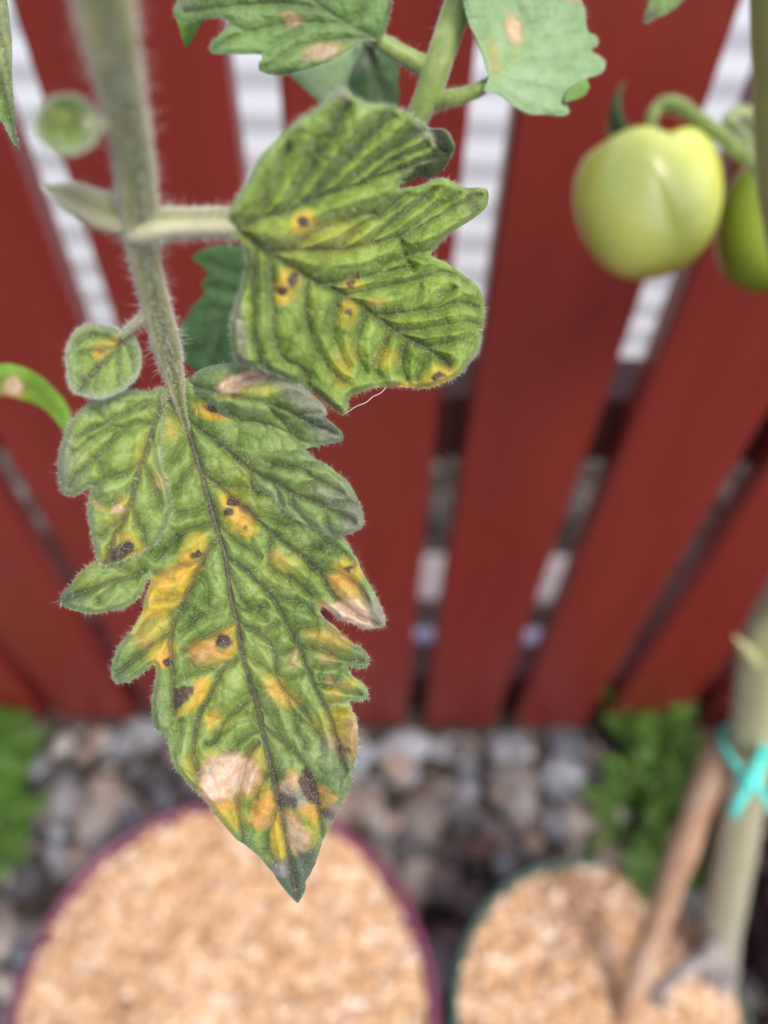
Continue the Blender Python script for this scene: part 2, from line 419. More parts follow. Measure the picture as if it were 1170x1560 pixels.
# ------------------------------------------------------------------ pots
def lathe(prof, c, seg=72, wob=0.0):
    a = np.linspace(0, 2 * math.pi, seg, endpoint=False); V = []; Fc = []
    for r, z in prof:
        rr = r * (1 + wob * np.sin(3 * a + 1) * .6 + wob * np.sin(5 * a + 2.2) * .4)
        V.append(np.stack([c[0] + rr * np.cos(a), c[1] + rr * np.sin(a), np.full(seg, z)], 1))
    for i in range(len(prof) - 1):
        for j in range(seg):
            k = (j + 1) % seg; Fc.append((i * seg + j, i * seg + k, (i + 1) * seg + k, (i + 1) * seg + j))
    return np.vstack(V), Fc
def pot(cx, cy, R, H, mat, wall_t, label, wob=0.0, taper=.86):
    e = empty('plant_pot', (cx, cy, 0)); tag(e, label, 'plant pot')
    c = (cx, cy)
    b = R * taper
    v, f = lathe([(0.001, .004), (b - .004, .004), (b, .008), (R - .003, H - .022), (R - .003, H - .022)], c, wob=wob)
    mesh_obj('body', v, f, mat, e)
    v, f = lathe([(R - .0035, H - .0225), (R + .0012, H - .021), (R + .0015, H - .002), (R, H), (R - wall_t, H), (R - wall_t - .001, H - .003), (R - wall_t - .002, H - .04)], c, wob=wob)
    mesh_obj('rim', v, f, mat, e)
    v, f = lathe([(0.001, H - .018), (R * .5, H - .018), (R - wall_t - .0005, H - .024)], c, wob=wob)
    mesh_obj('soil', v, f, M['soil'], e)
    return e
pot(-.0875, .038, .1285, .150, M['purple'], .0042, 'large round purple plastic pot filled with wood chips', wob=.008)
pot(.1410, .039, .0900, .150, M['green_pot'], .0030, 'smaller dark green plastic pot holding the staked tomato stem')
pot(.4000, .115, .1250, .165, M['plum'], .0045, 'dark plum plastic pot beside the smaller green pot')

def mulch(cx, cy, R, H, n, label, hole=0):
    V = []; Fc = []; o = 0
    # closed bed of chips over the soil
    for i in range(n):
        r = R * math.sqrt(rng.random()); a = rng.uniform(0, 6.283)
        x, y = cx + r * math.cos(a), cy + r * math.sin(a)
        dome = H + .010 * (1 - (r / R) ** 2.2) + .006 * vnoise(x, y, .03, 2) - .003
        L, W, T = rng.uniform(.005, .017), rng.uniform(.0025, .0075), rng.uniform(.0006, .0016)
        if rng.random() < .3: L, W = L * .6, W * 1.1
        bx = np.array([(sx * L / 2, sy * W / 2 * (1 - .3 * (sx > 0)), sz * T / 2) for sz in (-1, 1) for sy in (-1, 1) for sx in (-1, 1)])
        bx[:, 2] += .18 * L * (np.abs(bx[:, 0]) / (L / 2)) * rng.uniform(-.5, .5)
        q = rng.normal(0, .38, 2); az = rng.uniform(0, 6.283)
        ca, sa = math.cos(az), math.sin(az)
        Rx = np.array([[1, 0, 0], [0, math.cos(q[0]), -math.sin(q[0])], [0, math.sin(q[0]), math.cos(q[0])]])
        Ry = np.array([[math.cos(q[1]), 0, math.sin(q[1])], [0, 1, 0], [-math.sin(q[1]), 0, math.cos(q[1])]])
        Rz = np.array([[ca, -sa, 0], [sa, ca, 0], [0, 0, 1]])
        bx = bx @ (Rz @ Ry @ Rx).T + np.array([x, y, dome + rng.uniform(-.005, .002)])
        V.append(bx); Fc += [tuple(int(t) + o for t in qd) for qd in ((0, 2, 3, 1), (4, 5, 7, 6), (0, 1, 5, 4), (2, 6, 7, 3), (0, 4, 6, 2), (1, 3, 7, 5))]; o += 8
    ob = mesh_obj('wood_chip_mulch', np.vstack(V), Fc, M['chips'], smooth=False)
    tag(ob, label, kind='stuff')
def bed(cx, cy, R, H):
    pass
mulch(-.0875, .038, .1225, .146, 6500, 'tan wood chips filling the large purple pot')
mulch(.1410, .039, .0860, .146, 3400, 'tan wood chips filling the smaller green pot around the stem')
mulch(.4000, .115, .1190, .130, 3000, 'tan wood chips deep inside the plum pot')

# ------------------------------------------------------------------ leaf sheets
def inside(px, py, poly):
    x1, y1 = poly[:, 0], poly[:, 1]; x2, y2 = np.roll(x1, -1), np.roll(y1, -1)
    c = np.zeros(px.shape, bool)
    for a, b, cc, d in zip(x1, y1, x2, y2):
        if b == d: continue
        t = ((b > py) != (d > py)) & (px < (cc - a) * (py - b) / (d - b) + a); c ^= t
    return c
def seg_dist(px, py, pts, closed=False, nearest=False):
    P = np.asarray(pts, float); best = np.full(px.shape, 1e9); bx = px.copy(); by = py.copy(); n = len(P)
    for i in range(n if closed else n - 1):
        a, b = P[i], P[(i + 1) % n]; ab = b - a; L = ab @ ab + 1e-9
        t = np.clip(((px - a[0]) * ab[0] + (py - a[1]) * ab[1]) / L, 0, 1)
        qx = a[0] + t * ab[0]; qy = a[1] + t * ab[1]; d = (px - qx) ** 2 + (py - qy) ** 2
        m = d < best; best = np.where(m, d, best)
        if nearest: bx = np.where(m, qx, bx); by = np.where(m, qy, by)
    return (np.sqrt(best), bx, by) if nearest else np.sqrt(best)
def worley(x, y, cell, seed):
    r = np.random.default_rng(seed); J = r.random((64, 64, 2))
    gx = np.floor(x / cell).astype(int); gy = np.floor(y / cell).astype(int)
    f1 = np.full(x.shape, 1e9); f2 = np.full(x.shape, 1e9)
    for dx in (-1, 0, 1):
        for dy in (-1, 0, 1):
            jx = J[(gx + dx) % 64, (gy + dy) % 64, 0]; jy = J[(gx + dx) % 64, (gy + dy) % 64, 1]
            d = np.hypot((gx + dx + .1 + .8 * jx) * cell - x, (gy + dy + .1 + .8 * jy) * cell - y)
            n1 = np.minimum(f1, d); f2 = np.minimum(f2, np.maximum(f1, d)); f1 = n1
    return f1, f2
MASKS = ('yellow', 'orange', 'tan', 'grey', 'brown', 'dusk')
def spot_masks(x, y, spots, seed=3):
    out = {k: np.zeros(x.shape) for k in MASKS}
    wx = x + 5.0 * fbm(x, y, 10, seed) ; wy = y + 5.0 * fbm(x, y, 10, seed + 3)
    for kind, shape, soft, amp in spots:
        lo = shape[0]
        if isinstance(lo, tuple) or isinstance(lo, list):
            P = np.array(shape, float)
            near = (x > P[:, 0].min() - 40) & (x < P[:, 0].max() + 40) & (y > P[:, 1].min() - 40) & (y < P[:, 1].max() + 40)
            if not near.any(): continue
            X, Y = wx[near], wy[near]
            d = seg_dist(X, Y, P, True); d = np.where(inside(X, Y, P), -d, d)
            m = 1 - sstep(-soft * .5, soft, d)
        else:
            cx, cy, rx, ry, rot = shape; c, s = math.cos(math.radians(rot)), math.sin(math.radians(rot))
            near = np.hypot(x - cx, y - cy) < max(rx, ry) * 2 + 30
            if not near.any(): continue
            X, Y = wx[near] - cx, wy[near] - cy
            d = (np.sqrt(((X * c + Y * s) / rx) ** 2 + ((-X * s + Y * c) / ry) ** 2) - 1) * min(rx, ry)
            m = 1 - sstep(-soft * .5, soft, d)
        out[kind][near] = np.maximum(out[kind][near], amp * m)
    return out

class Sheet:
    """a leaf surface: outline and veins as seen, depth given by a smooth function plus quilted relief"""
    def __init__(s, outline, depth, veins=(), spots=(), step=3.0, H=.0007, lam=15.0, H2=.00025, cell=26.0, groove=.00025,
                 smooth_n=4, frost=.5, frost_w=14.0, seed=1, edge_noise=1.0, fade_edge=0):
        P = catmull(outline, smooth_n, True)
        nrm = np.roll(P, -1, 0) - np.roll(P, 1, 0); nrm = np.c_[nrm[:, 1], -nrm[:, 0]] / (np.linalg.norm(nrm, axis=1)[:, None] + 1e-9)
        P = P + nrm * (edge_noise * vnoise(np.arange(len(P)), np.zeros(len(P)), 2.3, seed))[:, None]
        s.poly = P; x0, y0 = P.min(0) - step; x1, y1 = P.max(0) + step
        gx = np.arange(x0, x1 + step, step); gy = np.arange(y0, y1 + step, step)
        X, Y = np.meshgrid(gx, gy, indexing='ij'); ins = inside(X, Y, P)
        cell_ok = ins[:-1, :-1] | ins[1:, :-1] | ins[1:, 1:] | ins[:-1, 1:]
        use = np.zeros(X.shape, bool)
        use[:-1, :-1] |= cell_ok; use[1:, :-1] |= cell_ok; use[1:, 1:] |= cell_ok; use[:-1, 1:] |= cell_ok
        idx = np.full(X.shape, -1); idx[use] = np.arange(use.sum())
        px, py, pin = X[use], Y[use], ins[use]
        ed, bx, by = seg_dist(px, py, P, True, True)
        px = np.where(pin, px, bx); py = np.where(pin, py, by); ed = np.where(pin, ed, 0)
        i, j = np.nonzero(cell_ok)
        s.faces = np.stack([idx[i, j], idx[i, j + 1], idx[i + 1, j + 1], idx[i + 1, j]], 1)
        s.px, s.py, s.ed = px, py, ed
        vein = np.zeros(px.shape); dmin = np.full(px.shape, 1e9); gr = np.zeros(px.shape)
        wx = px + 1.6 * vnoise(px, py, 13, seed + 1); wy = py + 1.6 * vnoise(px, py, 13, seed + 2)
        for pts, w, st in veins:
            d = seg_dist(wx, wy, catmull(pts, 4)); dmin = np.minimum(dmin, d)
            g_ = st * np.exp(-(d / w) ** 2); vein = np.maximum(vein, g_); gr = np.maximum(gr, g_)
        f1, f2 = worley(wx, wy, cell, seed); e2 = f2 - f1
        q1 = 1 - np.exp(-dmin / lam) if len(veins) else np.zeros(px.shape)
        q2 = 1 - np.exp(-e2 / (cell * .22))
        near = np.exp(-dmin / 40.0)
        h = H * q1 + H2 * q2 * (.5 + .5 * q1) - groove * gr
        h += .00012 * fbm(px, py, 7, seed + 4)
        fe = sstep(0, 10, ed) * .75 + .25
        h = h * fe
        if fade_edge: h = h * sstep(0, fade_edge, ed)
        tert = np.exp(-(e2 / 2.2) ** 2) * .15 * sstep(-.3, .4, vnoise(px, py, 60, seed + 5))
        z = depth(px, py) - h
        s.z = z; s.V = at_many(px, py, z)
        s.attrs = dict(vein=np.clip(np.maximum(vein, tert), 0, 1), bulge=np.clip(.6 * q1 + .5 * q2, 0, 1) - .3,
                       frost=np.clip(frost * np.exp(-ed / frost_w) + .10 * (frost > 0), 0, 1))
        s.attrs.update(spot_masks(px, py, spots, seed))
        br = s.attrs['brown']; s.attrs['vein'] = s.attrs['vein'] * (1 - .5 * s.attrs['tan'])
    def normals(s):
        V, Fq = s.V, s.faces
        n = np.cross(V[Fq[:, 2]] - V[Fq[:, 0]], V[Fq[:, 3]] - V[Fq[:, 1]])
        N = np.zeros_like(V)
        for k in range(4): np.add.at(N, Fq[:, k], n)
        N /= np.linalg.norm(N, axis=1)[:, None] + 1e-12
        flip = (N * (CAM - V)).sum(1) < 0; N[flip] *= -1
        return N

def hair_mesh(B, D, L, R, bend=None):
    """tapering bent hairs: base points, directions, lengths, radii"""
    n = len(B); D = D / (np.linalg.norm(D, axis=1)[:, None] + 1e-12)
    ref = np.where(np.abs(D[:, 2:3]) < .9, np.array([[0, 0, 1.0]]), np.array([[1.0, 0, 0]]))
    U = np.cross(D, ref); U /= np.linalg.norm(U, axis=1)[:, None]; W = np.cross(D, U)
    if bend is None: bend = (rng.normal(0, .16, (n, 1)) * U + rng.normal(0, .16, (n, 1)) * W)
    L = L[:, None]; R = R[:, None]
    mid = B + D * L * .5 + bend * L * .25; tip = B + D * L + bend * L
    vs = []
    for c, r in ((B - D * L * .04, R), (mid, R * .6)):
        for k in range(3):
            a = k * 2.0944; vs.append(c + r * (math.cos(a) * U + math.sin(a) * W))
    vs.append(tip)
    V = np.stack(vs, 1).reshape(-1, 3)
    o = (np.arange(n) * 7)[:, None]
    tri = [(0, 1, 4), (0, 4, 3), (1, 2, 5), (1, 5, 4), (2, 0, 3), (2, 3, 5), (3, 4, 6), (4, 5, 6), (5, 3, 6)]
    Fc = np.concatenate([o + np.array([t]) for t in tri], 0)
    return V, Fc
GRAV = np.array([0, 0, -1.0])
def leaf_hairs(sheets, n_fuzz, n_edge, fuzz_len=.00024, edge_len=.00050, rad=.0000135):
    B = []; D = []; L = []; R = []
    tot = sum(len(s.px) for s in sheets)
    for s in sheets:
        N = s.normals(); k = int(n_fuzz * len(s.px) / tot)
        i = rng.integers(0, len(s.px), k)
        B.append(s.V[i] + rng.normal(0, .00009, (k, 3))); D.append(N[i] * .8 + rng.normal(0, .38, (k, 3)) + GRAV * .25)
        ln = fuzz_len * np.exp(rng.normal(0, .35, k)); lg = rng.random(k) < .015; ln[lg] *= 3.2
        L.append(ln); R.append(np.full(k, rad) * (1 + .5 * lg))
        eb = np.nonzero(s.ed < 1e-6)[0]; k = int(n_edge * len(s.px) / tot)
        if len(eb) and k:
            i = eb[rng.integers(0, len(eb), k)]
            c = np.stack([s.V[:, 0].mean(), s.V[:, 1].mean(), s.V[:, 2].mean()]) if False else None
            # outward direction in the surface from the outline normal
            P = s.poly; q = np.argmin((P[:, 0][None] - s.px[i][:, None]) ** 2 + (P[:, 1][None] - s.py[i][:, None]) ** 2, 1)
            t = np.roll(P, -2, 0) - np.roll(P, 2, 0); t = t[q]; o2 = np.c_[t[:, 1], -t[:, 0]]
            tst = inside(s.px[i] + o2[:, 0] / np.linalg.norm(o2, axis=1) * 4, s.py[i] + o2[:, 1] / np.linalg.norm(o2, axis=1) * 4, P)
            o2[tst] *= -1; o2 /= np.linalg.norm(o2, axis=1)[:, None] + 1e-9
            W = np.c_[o2[:, 0], -o2[:, 1], np.zeros(k)] @ RC.T
            B.append(s.V[i]); D.append(W + .35 * N[i] + rng.normal(0, .35, (k, 3)))
            L.append(edge_len * np.exp(rng.normal(0, .4, k))); R.append(np.full(k, rad * .85))
    return hair_mesh(np.vstack(B), np.vstack(D), np.concatenate(L), np.concatenate(R))
def tube_hairs(pts, radii, n, length, rad=.00002, sub=6):
    Q = catmull(np.c_[np.asarray(pts, float), np.asarray(radii, float)], sub); C, Rr = Q[:, :3], Q[:, 3]
    T, N, Bn = frames(C); wgt = Rr[:-1] * np.linalg.norm(np.diff(C, axis=0), axis=1); i = rng.choice(len(C) - 1, n, p=wgt / wgt.sum()); u = i + rng.random(n); fr = (u - i)[:, None]
    a = rng.uniform(0, 6.283, n)
    d = np.cos(a)[:, None] * N[i] + np.sin(a)[:, None] * Bn[i]
    B = C[i] * (1 - fr) + C[i + 1] * fr + d * Rr[i][:, None] * .97
    L = length * np.exp(rng.normal(-.35, .65, n)); L = np.minimum(L, length * 2.2)
    return hair_mesh(B, d + rng.normal(0, .25, (n, 3)) + .25 * GRAV, L, np.full(n, rad))

def add_leaf(name, sheets, mat, parent, label=None, thick=.00025, n_fuzz=0, n_edge=0, **hk):
    V, Fc = merge([(s.V, s.faces) for s in sheets])
    attrs = {k: np.concatenate([s.attrs[k] for s in sheets]) for k in sheets[0].attrs}
    o = mesh_obj(name, V, Fc, M[mat], parent, attrs=attrs)
    md = o.modifiers.new('thickness', 'SOLIDIFY'); md.thickness = thick; md.offset = -1
    # make the front of the blade face upwards to the camera so the thickness goes behind it
    if label: o['label'] = label
    if n_fuzz:
        hv, hf = leaf_hairs(sheets, n_fuzz, n_edge, **hk)
        h = mesh_obj('hairs', hv, hf, M['hair'], o, smooth=True); tag(h, kind='stuff')
    return o
def add_tube(name, path, mat, parent, hairs=0, hair_len=.0012, label=None, ribs=0, rib_amp=.08, hair_rad=.00002, rough=.03, seg=16, sub=8):
    """path: (px, py, depth, width in photo pixels)"""
    pts = [at(a, b, z) for a, b, z, w in path]; rad = [w * z / F / 2 for a, b, z, w in path]
    v, f = tube(pts, rad, seg=seg, sub=sub, ribs=ribs, rib_amp=rib_amp, rough=rough)
    o = mesh_obj(name, v, f, M[mat], parent, attrs={'rib': LAST_RIB})
    if label: o['label'] = label
    if hairs:
        hv, hf = tube_hairs(pts, rad, hairs, hair_len, hair_rad)
        h = mesh_obj('hairs', hv, hf, M['hair'], o); tag(h, kind='stuff')
    return o

# ================================================================== BLIGHTED TOMATO PLANT (large purple pot)
BASE_A = (-.100, -.028, .148)
plantA = empty('tomato_plant', BASE_A)
tag(plantA, 'tomato plant whose hairy green leaf has yellow and brown blight spots', 'tomato plant')
stemA = [(-.100, -.028, .135), (-.106, -.040, .30), (-.112, -.045, .50), (-.112, -.045, .70), (-.108, -.042, .86)]
v, f = tube(stemA, [.0085, .0075, .0065, .0055, .0040], seg=18, sub=8, ribs=5, rib_amp=.05, rough=.03)
mesh_obj('stem', v, f, M['old_stem'], plantA)

# rachis of the blighted leaf, from the stem over the top of the frame down to the end leaflet
r_px = [(140, -110, .060, 104), (152, -30, .063, 96), (167, 60, .067, 84), (186, 150, .073, 68), (203, 240, .080, 62), (210, 325, .086, 60), (221, 400, .092, 46), (238, 468, .098, 44), (253, 527, .104, 43), (262, 564, .1074, 34), (270, 598, .1093, 23), (278, 630, .1113, 14), (289, 664, .1140, 8)]
pts = [np.array((-.112, -.045, .775)), np.array((-.095, -.015, .795)), at(60, -620, .052), at(110, -330, .056)] + [at(a, b, z) for a, b, z, w in r_px]
rad = [.0030, .0029, .0028, .0027] + [w * z / F / 2 for a, b, z, w in r_px]
v, f = tube(pts, rad, seg=32, sub=10, ribs=4, rib_amp=.10, rough=.03)
ra = mesh_obj('rachis', v, f, M['stem'], plantA, attrs={'rib': LAST_RIB})
hv, hf = tube_hairs(pts[5:14], rad[5:14], 1500, .0012, .000022)
hv2, hf2 = tube_hairs(pts[4:17], rad[4:17], 15000, .00032, .000018)
V, Fc = merge([(hv, hf), (hv2, hf2)])
tag(mesh_obj('hairs', V, Fc, M['hair'], ra), kind='stuff')

add_tube('petiole', [(192, 352, .0895, 24), (212, 351, .0872, 46), (232, 346, .0866, 50), (256, 342, .0870, 47), (290, 341, .0885, 45), (330, 340, .0905, 44), (352, 342, .0918, 44), (372, 356, .0928, 30), (395, 374, .0945, 16)], 'petiole', plantA, hairs=1600, hair_len=.0008, ribs=3, rib_amp=.12)
add_tube('broken_stalk', [(205, 336, .0880, 34), (176, 328, .0862, 52), (140, 316, .0846, 52), (106, 300, .0832, 40), (84, 291, .0828, 20), (62, 283, .0826, 2)], 'petiole', plantA, hairs=900, hair_len=.0007, ribs=3, rib_amp=.16, rough=.10, label='pale broken leaf stalk stub with pointed end')
add_tube('petiole', [(228, 468, .0970, 14), (212, 488, .0985, 16), (198, 500, .1000, 14), (184, 512, .1010, 10)], 'petiole', plantA, hairs=250, hair_len=.0006)
add_tube('petiole', [(160, 190, .0735, 20), (146, 189, .0725, 18), (128, 190, .0715, 10)], 'petiole', plantA, hairs=120, hair_len=.0008)
add_tube('petiole', [(266, 580, .1090, 16), (254, 596, .1088, 12), (247, 612, .1088, 8), (240, 634, .1090, 5)], 'stem', plantA, hairs=250, hair_len=.0006)

MID = [(272, 600), (286, 651), (298, 694), (311, 737), (317, 759), (327, 793), (336, 823), (345, 857), (351, 908), (360, 944), (369, 996), (381, 1037), (393, 1079), (400, 1114), (408, 1148), (417, 1183), (424, 1223), (433, 1262), (440, 1300), (452, 1368)]
_my = np.array([q[1] for q in MID]); _mx = np.array([q[0] for q in MID])
def zM(x, y):
    xm = np.interp(y, _my, _mx); u = np.abs(x - xm) / 160.0
    z = .1125 + .0022 * (y - 600) / 770
    z = z - .0030 * np.minimum(u, 1.6) ** 1.25
    z = z + .0075 * sstep(1200, 1400, y) * (1 + .3 * u)
    z = z + .0030 * sstep(1.0, 1.9, u)                       # lobe tips droop
    z = z + .0009 * fbm(x, y, 130, 5, 2)
    return z
w1, w2, w3 = 3.4, 2.7, 2.0
V_M = [(MID, 4.6, 1.0),
 ([(305, 718), (337, 742), (352, 756), (380, 781), (412, 811), (449, 839), (482, 869), (511, 910), (545, 938), (575, 950)], w1, .95),
 ([(349, 850), (369, 865), (386, 881), (402, 896), (418, 914), (431, 941), (451, 979), (468, 1018), (482, 1051), (499, 1085), (509, 1114), (516, 1142), (527, 1173)], w1, .95),
 ([(363, 948), (399, 968), (418, 993), (420, 1025), (435, 1055), (456, 1075), (475, 1100)], w2, .75),
 ([(400, 1103), (440, 1136), (462, 1160), (476, 1189), (484, 1216), (489, 1254), (492, 1275)], w2, .85),
 ([(384, 1062), (405, 1085), (418, 1110), (439, 1136)], w3, .5),
 ([(448, 1092), (484, 1116), (487, 1140)], w3, .55), ([(436, 1056), (447, 1094), (452, 1111), (463, 1136)], w3, .55),
 ([(450, 840), (480, 832), (497, 829), (525, 842), (540, 862)], w2, .65), ([(485, 869), (520, 874), (549, 896), (560, 915)], w2, .65),
 ([(412, 812), (411, 826), (407, 843), (414, 867), (430, 874), (448, 883), (473, 906)], w3, .7), ([(385, 785), (420, 795), (440, 800)], w3, .5),
 ([(422, 912), (460, 918), (480, 939), (497, 950), (520, 968)], w3, .65), ([(441, 956), (477, 951), (481, 940)], w3, .6),
 ([(456, 984), (496, 991), (520, 1003), (554, 1007)], w2, .75), ([(479, 1042), (509, 1048), (549, 1058)], w2, .7),
 ([(468, 1016), (502, 1015), (520, 1012)], w3, .5), ([(477, 1035), (506, 1034)], w3, .5), ([(489, 1066), (526, 1066)], w3, .55), ([(497, 1085), (528, 1080)], w3, .5), ([(505, 1107), (535, 1104)], w3, .45),
 ([(424, 947), (400, 966)], w3, .5), ([(417, 995), (437, 992), (455, 984)], w3, .5), ([(345, 858), (362, 905), (384, 929), (405, 921)], w3, .5), ([(418, 1026), (440, 1032), (468, 1020)], w3, .5),
 ([(362, 922), (384, 930), (404, 945)], w3, .5), ([(372, 1000), (390, 1008), (418, 1026)], w3, .55),
 ([(325, 797), (301, 803), (277, 812), (258, 828), (240, 850)], w2, .75),
 ([(334, 820), (318, 835), (308, 855), (298, 870), (292, 888), (281, 909), (273, 929), (261, 965), (261, 996), (263, 1022), (263, 1056), (265, 1085)], w1, .85),
 ([(308, 855), (282, 860), (260, 869), (235, 874)], w2, .65), ([(278, 910), (255, 913), (238, 915)], w3, .55), ([(270, 931), (237, 935), (220, 950), (210, 965)], w3, .6),
 ([(259, 966), (230, 984), (208, 1001), (177, 1026)], w2, .75), ([(298, 870), (315, 890), (316, 912)], w3, .4),
 ([(349, 917), (322, 931), (300, 941), (284, 953)], w3, .65), ([(316, 900), (316, 922), (330, 929)], w3, .4), ([(300, 941), (286, 952), (272, 962)], w3, .4),
 ([(358, 949), (333, 962), (322, 968), (298, 976), (280, 992)], w2, .7), ([(367, 1003), (350, 1009), (333, 1030), (321, 1054), (309, 1076), (302, 1094), (297, 1114), (295, 1145), (301, 1172)], w1, .85),
 ([(382, 1064), (365, 1079), (346, 1095), (336, 1112), (326, 1130), (315, 1134)], w2, .75), ([(397, 1111), (377, 1119), (360, 1131), (350, 1142)], w3, .6),
 ([(393, 1131), (381, 1143), (372, 1169), (365, 1193), (362, 1217), (365, 1251), (371, 1285)], w2, .8), ([(413, 1170), (398, 1192), (391, 1212), (387, 1236)], w3, .5),
 ([(422, 1234), (412, 1258), (408, 1277), (415, 1311)], w2, .7), ([(300, 1020), (278, 1030), (263, 1032)], w3, .4), ([(275, 1104), (268, 1131), (262, 1145)], w3, .5), ([(345, 1010), (320, 1017), (298, 1020), (290, 1008)], w3, .4),
 ([(437, 1280), (455, 1300), (468, 1322)], w3, .5), ([(306, 1080), (330, 1088), (345, 1096)], w3, .35), ([(222, 870), (180, 884), (140, 897), (95, 915)], w1, .75), ([(180, 884), (160, 900), (150, 915)], w3, .5), ([(200, 878), (180, 862), (160, 862)], w3, .5),
 ([(318, 765), (295, 778), (270, 782)], w3, .55), ([(300, 704), (283, 722), (268, 745)], w2, .7), ([(290, 664), (270, 690), (258, 705)], w3, .5), ([(330, 800), (350, 815), (365, 830), (400, 848)], w3, .6), ([(283, 640), (311, 658), (342, 682), (383, 716), (414, 732)], w2, .85), ([(383, 716), (383, 738), (392, 752)], w3, .8), ([(311, 735), (345, 742), (385, 742)], w3, .4)]
out_M = [(258, 585), (285, 575), (330, 592), (400, 628), (450, 662), (463, 686), (450, 702), (440, 730), (470, 780), (500, 808), (525, 821), (537, 843), (554, 874), (571, 905), (584, 934), (586, 952), (571, 957), (554, 958), (537, 950), (516, 944), (502, 931), (491, 925), (487, 930), (491, 940), (509, 956), (526, 972), (538, 979), (554, 990), (562, 1006), (559, 1015), (549, 1019), (528, 1015), (533, 1024), (543, 1034), (554, 1041), (560, 1053), (559, 1063), (549, 1069), (531, 1068), (534, 1077), (541, 1092), (545, 1112), (544, 1143), (539, 1172), (532, 1203), (521, 1225), (506, 1254), (498, 1270), (490, 1286), (482, 1309), (475, 1328), (466, 1342), (464, 1356), (458, 1371), (453, 1376), (447, 1371), (425, 1345), (413, 1327), (393, 1304), (371, 1286), (356, 1275), (331, 1245), (318, 1227), (293, 1201), (271, 1176), (261, 1152), (257, 1135), (252, 1119), (238, 1112), (233, 1096), (231, 1071), (233, 1050), (237, 1024), (234, 1013), (217, 1026), (200, 1037), (184, 1041), (174, 1038), (169, 1026), (173, 1004), (183, 980), (200, 960), (215, 936), (222, 908), (229, 888), (226, 880), (221, 892), (214, 907), (200, 920), (182, 928), (152, 934), (128, 934), (102, 926), (90, 917), (97, 903), (114, 881), (131, 864), (147, 854), (190, 838), (212, 790), (225, 720), (238, 650), (246, 605)]
